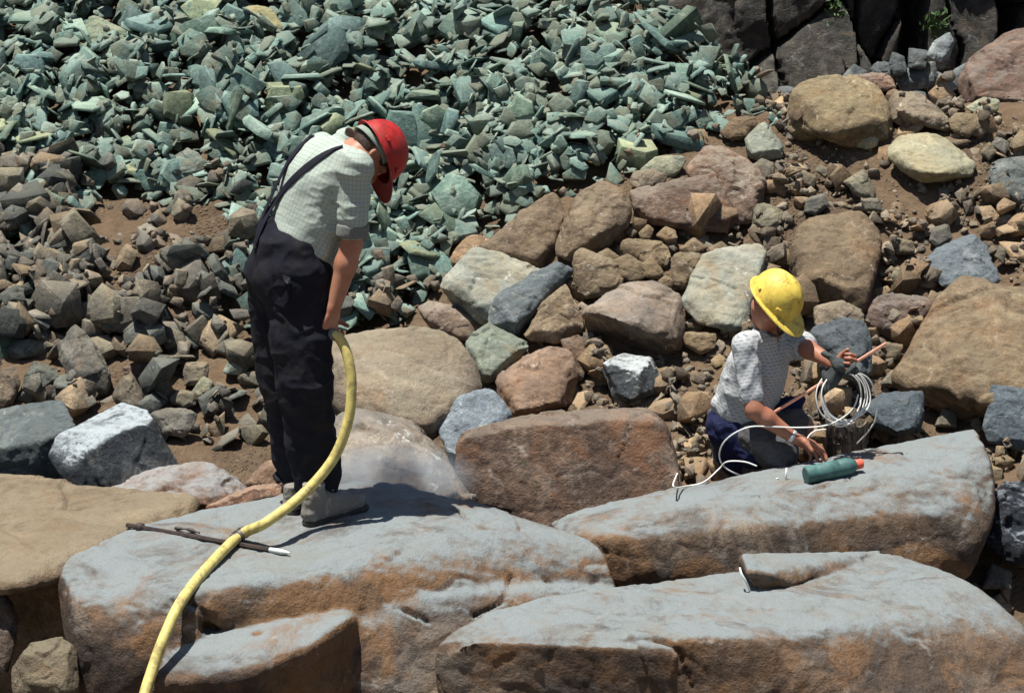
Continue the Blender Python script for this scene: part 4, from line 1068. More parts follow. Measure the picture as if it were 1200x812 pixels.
def hand_sdf(V, w, d, side, n, curl=(.5, .6, .4), spread=.05, thumb=(.55, .75, .25), scale=1.):
    """w wrist, d towards the knuckles, side = towards the thumb, n = out of the palm"""
    d = nrm(d); side = nrm(np.array(side) - d * (np.array(side) @ d)); n = nrm(np.array(n) - d * (np.array(n) @ d) - side * (np.array(n) @ side))
    s = scale
    V.cone(w, w + d * .03 * s, .026 * s, .030 * s, .02, side=n, flat=.62)
    V.cone(w + d * .045 * s + side * .012 * s, w + d * .075 * s + side * .018 * s, .027 * s, .024 * s, .015, side=n, flat=.52)
    V.cone(w + d * .045 * s - side * .014 * s, w + d * .072 * s - side * .020 * s, .026 * s, .022 * s, .015, side=n, flat=.52)
    for i, (o, L, rr) in enumerate(((.031, 1., .0092), (.0105, 1.1, .0096), (-.0105, 1.02, .0092), (-.031, .82, .0082))):
        p = w + d * (.082 - .004 * abs(i - 1)) * s + side * o * s
        a = 0; q = p
        e = nrm(d + side * (o * spread * 20))
        V.cone(p - d * .02 * s, p, rr * s * 1.1, rr * s * 1.12, .006)
        for j, l in enumerate((.043, .027, .021)):
            cj = curl[j] if np.isscalar(curl[j]) else curl[j][i]
            a += cj; dd = e * math.cos(a) + n * math.sin(a)
            q2 = q + dd * l * L * s
            V.cone(q, q2, rr * s * (1.02 - .07 * j), rr * s * (.97 - .09 * j), .003); q = q2
    p = w + d * .022 * s + side * .026 * s; t = nrm(d * thumb[0] + side * thumb[1] + n * thumb[2])
    V.cone(w + d * .02 * s + side * .01 * s, p + t * .025 * s, .017 * s, .0135 * s, .012)
    q = p + t * .042 * s; V.cone(p, q, .0135 * s, .0112 * s, .008)
    t2 = nrm(t + n * .35 + d * .35); V.cone(q, q + t2 * .030 * s, .0110 * s, .0088 * s, .004)

def folds(v, n, amp, scale, stretch, seed=0., mask=1.):
    p = v * np.array(stretch) * scale + seed
    w = p + .35 * np.stack([fbm(p * .7 + 5 * k, 2) for k in range(3)], -1)
    a = 1 - np.abs(fbm(w, 2, .45)) * 2.2
    b = fbm(v * scale * .45 + seed, 2)
    return v + n * ((amp * (a - .55) + amp * .8 * b) * mask)[:, None]

def cloth_coords(o, v, trunk, arms, fr, rad=.16):
    """weave coordinates: x round the limb, y along it"""
    segs = [(trunk[0], trunk[1], rad, 0)] + [(a, b, .065, 1) for a, b in arms]
    best = np.full(len(v), 1e9); uv = np.zeros((len(v), 3), np.float32)
    for a, b, R, arm in segs:
        e = nrm(b - a); L = np.linalg.norm(b - a); t = np.clip((v - a) @ e, -.05 if not arm else .05, L + (.1 if not arm else .05))
        rel = v - a - np.outer(t, e); dist = np.linalg.norm(rel, axis=1) / (R * (1.15 if arm else 1.))
        X, Y, _ = frame(e, -fr); ang = np.arctan2(rel @ Y, rel @ X); m = dist < best; best = np.where(m, dist, best)
        uv[m, 0] = (ang * R)[m] + 3 * arm; uv[m, 1] = ((v - a) @ e)[m]
    at = o.data.attributes.new('cloth', 'FLOAT_VECTOR', 'POINT'); at.data.foreach_set('vector', uv.ravel())

def hit_on(bv, px, py):
    h = bv.ray_cast(Vector(CAM), Vector(ray(px, py)))
    return (None, None) if h[0] is None else (np.array(h[0]), np.array(h[1]))

def ribbon_on(name, bv, px, mat, parent, r=.015, lift=.004, per=6):
    pts, ns = [], []
    for x, y in catmull([np.array((a, b, 0.)) for a, b in px], per)[:, :2]:
        p, n = hit_on(bv, x, y)
        if p is None: continue
        if n @ (CAM - p) < 0: n = -n
        pts.append(p + n * lift); ns.append(n)
    pts = np.array(pts); ns = np.array(ns)
    for _ in range(3):
        pts[1:-1] = (pts[:-2] + pts[1:-1] * 2 + pts[2:]) / 4; ns[1:-1] = (ns[:-2] + ns[1:-1] * 2 + ns[2:]) / 4
    v, f = tube(pts, r, 10, flat=.16, fside=ns)
    return mesh_obj(name, v, f, mat, parent, sharp=50)

def helmet(parent, c, r, f, u, mat, wear_seed=0, brim=.014, visor=.060, dent=True):
    """shell of a hard hat: dome, rolled rim, visor, centre ridge; parts share one frame"""
    na, nb = 96, 34
    def surf(a, t, off):
        # a = angle round (0 = front), t = 0 crown .. 1 rim
        el = (1 - t) * math.pi / 2
        ca, sa = math.cos(a), math.sin(a)
        R = .112 + off; RF = .135 + off; H = .138 + off
        ce, se = math.cos(el) ** .92, math.sin(el)
        x = R * sa * ce; y = RF * ca * ce; z = H * se
        # centre ridge front to back
        rid = .006 * math.exp(-(x / .014) ** 2) * sstep(.02, .25, t) ** 0 * (1 if el > .25 else el / .25)
        z += rid * (.4 + se); y += rid * ca * .5
        if dent and ca > 0:   # flattened front panel
            w = float(sstep(.054, .040, abs(x)) * sstep(.06, .20, el) * sstep(.85, .65, el))
            y -= .016 * w
            ed = math.exp(-((abs(x) - .047) / .006) ** 2) * float(sstep(.05, .2, el) * sstep(.95, .7, el))
            y += .004 * ed
        return x, y, z
    ver = []; fac = []
    prof = [(i / (nb - 1)) ** .9 for i in range(nb)]
    for t in prof:
        for k in range(na):
            x, y, z = surf(2 * math.pi * k / na, t, 0)
            ver.append((x, y, z))
    # rim flares out into brim and visor
    def brimw(a):
        return brim + visor * max(0, math.cos(a)) ** 2.2
    for j in range(1, 7):
        for k in range(na):
            a = 2 * math.pi * k / na; x, y, z = surf(a, 1, 0); L = math.hypot(x, y); w = brimw(a) * j / 6
            drop = -.004 * j / 6 - .22 * w * max(0, math.cos(a)) - (.004 if j == 6 else 0)
            ver.append((x + x / L * w, y + y / L * w, z + drop))
    n1 = nb + 6
    # inside surface
    for j in range(6, 0, -1):
        for k in range(na):
            a = 2 * math.pi * k / na; x, y, z = ver[(nb + j - 1) * na + k]; ver.append((x * .995, y * .995, z - .0035))
    for t in prof[::-1]:
        for k in range(na):
            x, y, z = surf(2 * math.pi * k / na, t, -.004); ver.append((x, y, z - (.003 if t > .99 else 0)))
    rows = len(ver) // na
    for i in range(rows - 1):
        for k in range(na):
            a0 = i * na + k; a1 = i * na + (k + 1) % na
            fac.append((a0, a0 + na, a1 + na, a1))
    v = np.array(ver); wv = c + v[:, :1] * r + v[:, 1:2] * f + v[:, 2:3] * u
    shell = mesh_obj('helmet', wv, fac, mat, parent, sharp=60)
    # slots for ear defenders / vents low on each side
    for s in (-1, 1):
        for ang in (.95, 2.05):
            x, y, z = surf(s * ang, .86, .002); X = nrm((math.sin(s * ang), math.cos(ang), .1))
            nn = r * X[0] + f * X[1] + u * X[2]; tt = nrm(np.cross(u, nn))
            V = Vox(c + r * x + f * y + u * z - .03, c + r * x + f * y + u * z + .03, .0022)
            V.box(c + r * x + f * y + u * z, (nn, tt, nrm(np.cross(nn, tt))), (.005, .013, .0075), .002)
            a, b, _ = V.mesh(); mesh_obj('slot', a, b, mat, shell)
    return shell

def parent_under(child, par):
    """re-parent a mesh made at world position under a part, keeping its place"""
    bpy.context.view_layer.update()
    mw = child.matrix_world.copy(); child.parent = par; child.matrix_parent_inverse = Matrix(); bpy.context.view_layer.update()
    child.matrix_basis = par.matrix_world.inverted() @ mw

# ================================================================= standing worker
def standing():
    D0 = 9.0
    S = lambda x, y, dd=0.: P(x, y, D0 + dd)
    th = math.radians(28)
    F = np.array([math.cos(th), math.sin(th), 0]); Rt = np.array([math.sin(th), -math.cos(th), 0]); Z = np.array([0, 0, 1.])
    foot = hit_on(BVH['A'], 380, 612)[0]
    root = empty('person', foot); tag(root, 'standing worker in a red helmet, checked shirt and dark overalls, head bowed', 'person')
    pel = S(338, 312); nk = S(408, 172, .10); sp = nrm(nk - pel)
    fr = nrm(F - sp * (F @ sp))        # front of the torso
    # --- head frame
    a = math.radians(72); hu = nrm(F * math.sin(a) + Z * math.cos(a)); hf = nrm(F * math.cos(a) - Z * math.sin(a)); hr = np.cross(hf, hu)
    hc = S(432, 181, .03)
    shR, shL = S(417, 196, -.13), S(374, 180, .24)
    elR, wrR = S(412, 286, -.12), S(391, 362, -.13)
    elL, wrL = S(378, 288, .22), S(382, 368, .02)
    hipR, knR, anR = S(352, 330, -.06), S(356, 450, -.07), S(370, 585, -.04)
    hipL, knL, anL = S(320, 328, .09), S(332, 450, .12), S(344, 582, .18)
    V = Vox(S(275, 640, -.3), S(490, 130, .5), .0048)
    V.lo[1] = D0 - .45; V = Vox((S(275, 640)[0] - .05, D0 - .42, S(300, 640)[2] - .02), (S(490, 130)[0] + .05, D0 + .5, S(300, 130)[2] + .05), .0048)
    # trunk
    V.ell(pel + sp * .02, (Rt, fr, sp), (.155, .115, .13)); V.ell(pel + sp * .22, (Rt, fr, sp), (.145, .105, .16), .06)
    V.ell(pel + sp * .38, (Rt, fr, sp), (.165, .115, .17), .06)
    V.cone(shR, shL, .055, .055, .06)
    V.cone(nk - sp * .02, hc - hu * .04 - hf * .02, .058, .055, .03)
    head_sdf(V, hc, hr, hf, hu)
    V.cone(shR, elR, .052, .042, .03); V.cone(elR, elR + (wrR - elR) * .3, .044, .045, .02); V.cone(elR + (wrR - elR) * .3, wrR, .045, .029, .02)
    V.cone(shL, elL, .052, .042, .03); V.cone(elL, wrL, .045, .029, .02)
    for h, kn, an in ((hipR, knR, anR), (hipL, knL, anL)):
        V.cone(h, kn, .082, .055, .05); V.cone(kn, an, .056, .040, .03)
        V.cone(an, an + F * .12 - Z * .05, .04, .03, .02)
    hose0 = S(386, 393, -.12)
    hand_sdf(V, wrR, nrm(hose0 - wrR - fr * .01), F * .55 + Rt * -.2 + Z * .1, -Rt * 0 - F * .3 + Z * 0 + np.array([-.5, .6, 0]), curl=(.7, 1.1, .8), thumb=(.8, .5, .4))
    hand_sdf(V, wrL, nrm((.2, -.2, -1)), F, Rt, curl=(.8, 1.1, .8))
    v, q, n = V.mesh(1)
    body = mesh_obj('body', v, q, M['skin'], root)
    # --- hair, cropped, at the back and sides
    V = Vox(hc - .16, hc + .16, .004)
    V.ell(hc - hf * .016 + hu * .034, (hr, hf, hu), (.082, .100, .093)); V.plane(hc + hf * .045 - hu * .02, nrm(hf * 1. - hu * .35))
    V.plane(hc - hu * .035, nrm(-hu + hf * .5))
    V.ell(hc + hr * .085 - hf * .008 - hu * .004, (hr, hf, hu), (.03, .026, .038), sub=True); V.ell(hc - hr * .085 - hf * .008, (hr, hf, hu), (.03, .026, .038), sub=True)
    v, q, n = V.mesh(); v = v + n * (.003 * fbm(v * 60, 3))[:, None]
    mesh_obj('hair', v, q, M['hair'], root)
    # --- shirt
    V = Vox((S(275, 320)[0], D0 - .42, S(300, 335)[2]), (S(490, 130)[0], D0 + .5, S(300, 130)[2] + .05), .0055)
    V.ell(pel + sp * .10 + fr * .02, (Rt, fr, sp), (.178, .150, .10)); V.ell(pel + sp * .22 - fr * .008, (Rt, fr, sp), (.182, .146, .17), .07)
    V.ell(pel + sp * .375 - fr * .034, (Rt, fr, sp), (.200, .150, .165), .07)
    V.cone(shR + sp * .0, shL + sp * .0, .070, .070, .07)
    V.cone(nk - sp * .06, nk + sp * .012, .085, .068, .04)
    V.cone(nk + sp * .03, nk + sp * .12 + F * .06, .060, .06, .008, sub=True)
    V.cone(shR, shR + (elR - shR) * .80, .061, .059, .03)
    V.cone(shL, shL + (elL - shL) * .80, .078, .066, .05)
    # belly fabric hanging over the waist band
    V.ell(S(372, 268, -.02), (Rt, fr, sp), (.10, .085, .10), .05)
    v, q, n = V.mesh(1)
    t = (v - pel) @ sp
    v = folds(v, n, .011, 7., (1., 1., .45), 3., 1.); n = vnormals(v, q); v = folds(v, n, .007, 15., (.6, .6, 1.1), 8., .35 + .65 * sstep(.10, .2, (v - pel) @ Rt))
    shirt = mesh_obj('shirt', v, q, plaid_mat('checked cotton', (1, 0, 0), (0, 1, 0), (.37, .43, .39), (.20, .15, .10), (.30, .40, .36)), root)
    cloth_coords(shirt, v, (pel, nk), ((shR, elR), (shL, elL)), fr)
    bs = bvh_of(v, q)
    e = nrm(elR - shR); m_ = shR + (elR - shR) * .74
    V = Vox(m_ - .14, m_ + .14, .0045); V.cone(m_, shR + (elR - shR) * .90, .064, .063, .004); V.plane(m_, -e); V.plane(shR + (elR - shR) * .90, e)
    V.cone(shR + (elR - shR) * .86, shR + (elR - shR) * 1.1, .052, .052, .004, sub=True); a_, b_, c_ = V.mesh(1); a_ = folds(a_, c_, .008, 16., (1, 1, .8), 4.); mesh_obj('cuff', a_, b_, M['cuff'], shirt)
    # collar
    ring = []
    cx_, cy_, cz_ = frame(nrm(hc - nk + sp * .1), fr)
    for k in range(19):
        aa = math.radians(40 + k * 280 / 18); ring.append(nk + sp * .012 + .066 * (math.cos(aa) * cx_ + math.sin(aa) * cy_))
    vv, ff = tube(np.array(ring), .022, 12, flat=.22, fside=[nrm(p - nk) for p in ring])
    co_ = mesh_obj('collar', vv, ff, shirt.data.materials[0], shirt); cloth_coords(co_, vv, (pel, nk), (), fr)
    # --- overalls
    V = Vox((S(275, 640)[0] - .05, D0 - .42, S(300, 640)[2]), (S(420, 130)[0] + .05, D0 + .5, S(300, 240)[2]), .0058)
    V.ell(S(341, 285, .01), (Rt, F, Z), (.175, .140, .085)); V.ell(S(338, 318, .01), (Rt, F, Z), (.185, .155, .15), .05)
    V.cone(S(352, 325, -.05), S(354, 395, -.07), .132, .122, .05); V.cone(S(354, 395, -.07), S(357, 455, -.08), .122, .108, .03)
    V.cone(S(357, 455, -.08), S(366, 520, -.05), .108, .100, .03); V.cone(S(366, 520, -.05), S(373, 588, -.04), .100, .088, .03); V.cone(S(366, 500, -.05), S(384, 545, -.06), .07, .06, .05)
    V.cone(S(380, 540, -.06), S(385, 552, -.06), .05, .05, .04)
    V.cone(S(322, 322, .08), S(330, 440, .12), .130, .095, .04); V.cone(S(330, 440, .12), S(344, 585, .18), .095, .078, .03)
    # back panel rising to the straps
    V.cone(S(318, 285, -.05), S(313, 262, -.02), .07, .045, .03, side=fr, flat=.6)
    V.plane(S(370, 592, -.05), nrm((-.05, .25, -1)))
    V.cone(S(372, 600, -.04), S(372, 575, -.04), .070, .068, .002, sub=True); V.cone(S(345, 600, .18), S(345, 572, .18), .060, .060, .002, sub=True)
    v, q, n = V.mesh(1)
    zz = v[:, 2]; low = sstep(.35, .05, zz); knee = np.exp(-((zz - .55) / .16) ** 2)
    up = sstep(1.08, .9, zz); v = folds(v, n, .020, 6., (1., 1., .22), 1., .25 + .75 * up); n = vnormals(v, q); 
    v = folds(v, n, .013, 8., (1., 1., 1.5), 4., .6 + .4 * np.maximum(low, knee * .7)); v = folds(v, n, .002, 24., (1, 1, .7), 9.)
    ov = mesh_obj('overalls', v, q, M['navy'], root); bo = bvh_of(v, q)
    # torn back pocket, seams
    pk = [hit_on(bo, x, y) for x, y in ((320, 322), (341, 326), (340, 348), (333, 360), (322, 355))]
    c0 = np.mean([p for p, _ in pk], 0); pv = [p + nrm(nn if nn @ (CAM - p) > 0 else -nn) * .006 for p, nn in pk]; pv2 = [p - nrm(CAM - c0) * .02 for p in pv]
    n5 = 5; fc = [tuple(range(5)), tuple(range(5, 10))[::-1]] + [(i, (i + 1) % 5, 5 + (i + 1) % 5, 5 + i) for i in range(5)]
    pocket = mesh_obj('back_pocket', np.array(pv + pv2), fc, M['navy_strap'], root, smooth=False)
    rg = [hit_on(bo, x, y) for x, y in ((331, 322), (340, 325), (342, 332), (337, 333), (333, 330))]
    rv = [p + nrm(CAM - p) * (.014 + .004 * (i % 2)) for i, (p, _) in enumerate(rg)]; rv2 = [p - nrm(CAM - c0) * .012 for p in rv]
    mesh_obj('rag', np.array(rv + rv2), fc, M['glove'], root, smooth=False)
    for nm, pts in (('shoulder_strap', [(300, 292), (303, 272), (309, 248), (320, 222), (334, 198), (348, 178), (360, 165), (367, 160)]),
                    ('shoulder_strap', [(301, 286), (309, 262), (322, 238), (343, 212), (366, 192), (388, 178), (402, 173)])):
        V2 = bs
        pp = []
        both = BVHTree.FromPolygons([tuple(x) for x in np.concatenate([verts_of(shirt), verts_of(ov)])], polys_of(shirt) + [tuple(i + len(shirt.data.vertices) for i in f) for f in polys_of(ov)])
        ribbon_on(nm, both, pts, M['navy_strap'], root, .0165, .006)
    # --- shoes
    def shoe(an, heel, toe, nm='shoe'):
        d = nrm(toe - heel); s = nrm(np.cross(d, Z)); up = np.cross(s, d)
        L = np.linalg.norm(toe - heel); m = heel
        lo = np.minimum(np.minimum(heel, toe), an) - .09; hi = np.maximum(np.maximum(heel, toe), an) + .09
        sh = empty_at = None
        V = Vox(lo, hi, .0042)
        V.cone(m + d * .045 + up * .05, m + d * .06 + up * .16, .048, .050, .02, side=s, flat=.8)
        V.cone(m + d * .035 + up * .035, m + d * (L * .62) + up * .045, .036, .042, .02)
        V.cone(m + d * (L * .45) + up * .050, m + d * (L - .048) + up * .036, .048, .040, .02, side=up, flat=.9)
        V.cone(m + d * .06 + up * .10, m + d * (L * .6) + up * .055, .040, .036, .025)
        V.plane(m + up * .012, -up)
        v, q, n = V.mesh(1); v = folds(v, n, .003, 30., (1, 1, 1), 2.)
        s1 = mesh_obj(nm, v, q, M['suede'], root)
        V = Vox(lo, hi, .004)
        V.cone(m + d * .035 + up * .006, m + d * (L * .5) + up * .006, .038, .036, .01); V.cone(m + d * (L * .5) + up * .006, m + d * (L - .042) + up * .008, .036, .045, .01)
        V.plane(m + up * .015, up); V.plane(m - up * .008, -up)
        v, q, n = V.mesh(); s2 = mesh_obj('sole', v, q, M['sole'], s1)
        # toe cap and laces
        vv, ff = [], []
        for j in range(4):
            t0 = .42 + .09 * j; base = m + d * (L * t0) + up * (.118 - .024 * j)
            a_, b_ = tube(np.array([base - s * .02, base + up * .006, base + s * .02 + d * .008]), .003, 6)
            ff += [tuple(i + len(vv) for i in f_) for f_ in b_]; vv += list(a_)
        mesh_obj('laces', np.array(vv), ff, M['band'], s1)
        return s1
    hR = hit_on(BVH['A'], 357, 617)[0]; tR = hR + np.array([.268, .11, .055])
    tA = hit_on(BVH['A'], 438, 592)[0]
    tR = hR + nrm(tA - hR) * .33
    s1 = shoe(anR, hR + Z * .006, tR + Z * .006)
    hL = hit_on(BVH['A'], 336, 603)[0]; s2 = shoe(anL, hL + Z * .004, hL + nrm(tA - hR) * .28 + Z * .004)
    # --- helmet
    hm = helmet(root, hc + hu * .030 + hf * .008, hr, hf, hu, M['red'], dent=False)
    # head band round the back of the skull
    pts, ns = [], []
    for k in range(25):
        aa = math.radians(60 + k * 240 / 24); dr = math.sin(aa) * hr * .088 + math.cos(aa) * hf * .108
        pts.append(hc - hf * .014 + dr + hu * (.030 - .030 * max(0, -math.cos(aa)))); ns.append(nrm(dr))
    vv, ff = tube(np.array(pts), .014, 8, flat=.2, fside=ns); mesh_obj('headband', vv, ff, M['band'], hm)
    return hose0

def verts_of(o): 
    a = np.empty(len(o.data.vertices) * 3); o.data.vertices.foreach_get('co', a)
    off = wloc(o)
    return a.reshape(-1, 3) + off
def polys_of(o): return [tuple(p.vertices) for p in o.data.polygons]

# ================================================================= kneeling worker
def kneeling():
    D0 = 10.30
    S = lambda x, y, dd=0.: P(x, y, D0 + dd)
    th = math.radians(-40)
    F = np.array([math.cos(th), math.sin(th), 0]); Rt = np.array([math.sin(th), -math.cos(th), 0]); Z = np.array([0, 0, 1.])
    root = empty('person', S(885, 552, 0)); tag(root, 'kneeling worker in a yellow helmet and pale patterned polo shirt', 'person')
    pel = S(866, 496, .06); nk = S(899, 386, -.06); sp = nrm(nk - pel); fr = nrm(F - sp * (F @ sp))
    Rt2 = nrm(np.cross(fr, sp))
    a = math.radians(43); hu = nrm(F * math.sin(a) + Z * math.cos(a)); hf = nrm(F * math.cos(a) - Z * math.sin(a)); hr = np.cross(hf, hu)
    hc = S(903, 354, -.12)
    shR, shL = S(873, 405, -.19), S(927, 397, .09)
    elR, wrR = S(884, 480, -.27), S(930, 513, -.27)
    elL, wrL = S(948, 410, -.10), S(977, 426, -.24)
    knR, anR = S(912, 540, -.15), S(852, 545, .18)
    knL = S(938, 500, .02); anL = S(880, 535, .32)
    V = Vox((S(815, 500)[0], D0 - .50, S(800, 570)[2] - .05), (S(1015, 500)[0] + .02, D0 + .5, S(800, 318)[2]), .0048)
    V.ell(pel + sp * .03, (Rt2, fr, sp), (.15, .11, .12)); V.ell(pel + sp * .17, (Rt2, fr, sp), (.14, .10, .14), .05); V.ell(pel + sp * .30, (Rt2, fr, sp), (.16, .11, .14), .05)
    V.cone(shR, shL, .052, .052, .05)
    V.cone(nk - sp * .03, hc - hu * .05 - hf * .015, .058, .054, .03)
    head_sdf(V, hc, hr, hf, hu)
    V.cone(shR, elR, .050, .041, .03); V.cone(elR, elR + (wrR - elR) * .3, .043, .043, .02); V.cone(elR + (wrR - elR) * .3, wrR, .043, .028, .02)
    V.cone(shL, elL, .050, .041, .03); V.cone(elL, wrL, .043, .028, .02)
    for kn, an, hp in ((knR, anR, S(862, 500, -.02)), (knL, anL, S(885, 495, .14))):
        V.cone(hp, kn, .08, .058, .05); V.cone(kn, an, .056, .042, .03); V.cone(an, an + np.array([-.05, .08, -.02]), .038, .03, .02)
    hb = S(966, 531, -.22)
    # right hand reaches down to the bottle, fingers half curled
    hand_sdf(V, wrR, nrm(S(954, 524, -.26) - wrR), nrm((.15, -.75, .55)) , nrm((.10, -.35, -1.)), curl=((.25, .35, .45, .6), (.45, .5, .6, .7), (.35, .4, .5, .5)), spread=.09, thumb=(.75, .35, .6), scale=1.12)
    # left hand closed round the copper rod
    rodd = nrm(S(1038, 402, -.30) - S(926, 472, -.30))
    hand_sdf(V, wrL, nrm(S(992, 427, -.27) - wrL), nrm(rodd + .3 * Z), nrm((.15, -.9, -.5)), curl=(.9, 1.2, .9), thumb=(.7, .5, .6), scale=1.05)
    v, q, n = V.mesh(1)
    mesh_obj('body', v, q, M['skin2'], root)
    V = Vox(hc - .16, hc + .16, .004)
    V.ell(hc - hf * .016 + hu * .034, (hr, hf, hu), (.082, .100, .093)); V.plane(hc + hf * .03 - hu * .02, nrm(hf * 1. - hu * .3)); V.plane(hc - hu * .06, nrm(-hu + hf * .5))
    for s in (-1, 1): V.ell(hc + s * hr * .085 - hf * .008 - hu * .004, (hr, hf, hu), (.03, .026, .038), sub=True)
    v, q, n = V.mesh(); v = v + n * (.003 * fbm(v * 60, 3))[:, None]; mesh_obj('hair', v, q, M['hair'], root)
    # shirt
    V = Vox((S(815, 500)[0], D0 - .45, S(800, 500)[2]), (S(965, 500)[0] + .02, D0 + .45, S(800, 350)[2]), .0052)
    V.ell(pel + sp * .09, (Rt2, fr, sp), (.185, .142, .10)); V.ell(pel + sp * .20, (Rt2, fr, sp), (.182, .142, .14), .06); V.ell(pel + sp * .32, (Rt2, fr, sp), (.178, .136, .12), .06)
    V.cone(shR, shL, .058, .058, .07); V.cone(nk - sp * .08, nk + sp * .002, .09, .068, .04)
    V.cone(nk + sp * .03 + fr * .02, nk + sp * .12 + fr * .05, .060, .07, .006, sub=True)
    V.cone(nk + fr * .06 + sp * .02, nk + fr * .12 - sp * .08, .028, .010, .006, sub=True)
    V.cone(shR, shR + (elR - shR) * .76, .060, .063, .03); V.cone(shL, shL + (elL - shL) * .62, .064, .062, .05)
    V.cone(S(850, 468, -.02), S(837, 471, -.03), .035, .018, .03)
    for s_, e_, t_ in ((shR, elR, .80), (shL, elL, .64)):
        pass
    v, q, n = V.mesh(1); v = folds(v, n, .010, 8., (1, 1, .7), 6.); n = vnormals(v, q); v = folds(v, n, .006, 17., (1, 1, .7), 2.)
    shirt = mesh_obj('shirt', v, q, dash_mat('patterned polo cotton', (0, 1, 0), (1, 0, 0), (.42, .44, .45), (.09, .09, .12)), root)
    cloth_coords(shirt, v, (pel, nk), ((shR, elR), (shL, elL)), fr)
    cx_, cy_, cz_ = frame(nrm(hc - nk + sp * .15), fr); ring = []
    for k in range(21):
        aa = math.radians(22 + k * 316 / 20); ring.append(nk + sp * (.004 - .03 * (math.cos(aa) > .6) * (math.cos(aa) - .6)) + .070 * (math.cos(aa) * cx_ + math.sin(aa) * cy_))
    vv, ff = tube(np.array(ring), .023, 12, flat=.22, fside=[nrm(p - nk - sp * .03) for p in ring]); mesh_obj('collar', vv, ff, M['greycloth'], shirt)
    # trousers: navy seat and far leg, grey dusty near leg
    V = Vox((S(805, 500)[0], D0 - .5, S(800, 575)[2] - .05), (S(985, 500)[0], D0 + .5, S(800, 455)[2]), .0056)
    V.ell(pel + sp * .0, (Rt2, fr, sp), (.165, .145, .12)); V.cone(S(858, 500, 0), S(862, 535, .05), .10, .10, .05); V.cone(S(860, 500, -.02), S(885, 530, -.10), .10, .085, .05)
    V.cone(S(885, 485, .10), S(925, 478, .0), .085, .060, .05); V.cone(S(930, 474, .0), S(938, 468, .0), .045, .035, .04)
    v, q, n = V.mesh(1); v = folds(v, n, .012, 9., (1, 1, .8), 3.); v = folds(v, n, .006, 20., (1, 1, 1), 7.)
    mesh_obj('trousers', v, q, M['blue'], root)
    V = Vox((S(805, 500)[0], D0 - .5, S(800, 575)[2] - .08), (S(985, 500)[0], D0 + .6, S(800, 455)[2]), .0056)
    V.cone(S(884, 512, -.10), S(913, 532, -.17), .088, .096, .04); V.cone(S(913, 532, -.17), S(880, 555, .02), .088, .07, .03)
    V.cone(S(897, 503, -.0), S(932, 492, -.05), .064, .062, .03); V.cone(S(905, 512, -.06), S(932, 506, -.08), .06, .052, .03)
    v, q, n = V.mesh(1); v = folds(v, n, .012, 11., (1, 1, 1.3), 13.); v = folds(v, n, .006, 24., (1, 1, 1), 5.)
    mesh_obj('knee_cover', v, q, M['greycloth'], root)
    # boot folded back behind
    V = Vox(S(815, 560, -.1) - .05, S(870, 470, .4) + .05, .005)
    V.cone(S(868, 545, .1), S(846, 540, .10), .06, .05, .02); V.cone(S(848, 538, .1), S(838, 500, .12), .045, .040, .02); V.cone(S(838, 500, .12), S(836, 485, .12), .04, .03, .02)
    v, q, n = V.mesh(1); v = folds(v, n, .004, 25., (1, 1, 1), 3.); mesh_obj('boot', v, q, M['suede'], root).data.materials[0] = M['greycloth']
    helmet(root, hc + hu * .030 + hf * .008, hr, hf, hu, M['yellow'], dent=True)
    # watch
    fd = nrm(wrR - elR); pts = []
    fx, fy, fz = frame(fd, Z)
    for k in range(25):
        aa = 2 * math.pi * k / 24; pts.append(wrR - fd * .012 + .031 * (math.cos(aa) * fx + math.sin(aa) * fy))
    vv, ff = tube(np.array(pts), .0095, 8, flat=.25, fside=[nrm(p - (wrR - fd * .012)) for p in pts]); mesh_obj('watch', vv, ff, M['silver'], root)
    return rodd
HOSE0 = standing()
ROD_DIR = kneeling()
BVH_ALL = [BVH['A'], BVH['C'], BVH['D']]

def surf(px, py, which, lift=0.):
    p, n = hit_on(BVH[which], px, py)
    if p is None: p = Pz(px, py, 0.)
    return p + np.array([0, 0, lift])

# ---- yellow air hose
def hose():
    pts = [P(380, 398, 8.92), HOSE0 + (0, 0, .0), P(398, 397, 8.88), P(408, 420, 8.86), P(412, 455, 8.84), P(407, 497, 8.82), P(389, 540, 8.80), P(354, 580, 8.74), P(312, 612, 8.60)]
    a = surf(281, 636, 'A', .03); 
    def over(x, y, l): q = surf(x, y, 'A'); return q + nrm(CAM - q) * l
    pts += [a, over(243, 665, .045), over(212, 705, .06), over(193, 745, .12), over(180, 780, .15), P(168, 820, over(180, 780, .2)[1] - .05), P(160, 870, over(180, 780, .2)[1] - .15)]
    path = catmull(pts, 10)
    root = empty('air_hose', a); tag(root, 'thick yellow air hose running from the standing worker down over the boulder', 'hose')
    v, f = tube(path, .0215, 18); mesh_obj('hose', v, f, M['hose'], root)
    i = int(np.argmin(np.linalg.norm(path - a, axis=1))); d = nrm(path[i + 1] - path[i - 1])
    v, f = lathe([(.0222, -.036), (.0255, -.034), (.0255, -.022), (.023, -.020), (.023, -.006), (.0265, -.004), (.0265, .008), (.023, .010), (.023, .020), (.0255, .022), (.0255, .032), (.0222, .034)], path[i], d, 24)
    cl = mesh_obj('clamp', v, f, M['steel'], root, sharp=30)
    v, f = lathe([(.0, -.035), (.026, -.034), (.027, -.02), (.0235, -.016), (.0235, .015), (.026, .018), (.026, .028), (.0216, .03)], path[9], nrm(path[11] - path[7]), 20)
    mesh_obj('coupling', v, f, M['steel'], root, sharp=30)
    s = nrm(np.cross(d, CAM - path[i])); V = Vox(path[i] + s * .0 - .05, path[i] + .05, .002)
    V.cone(path[i] + s * .027 - d * .018, path[i] + s * .027 + d * .016, .005, .005); a_, b_, _ = V.mesh(); mesh_obj('clamp_bolt', a_, b_, M['steel'], cl)
hose()

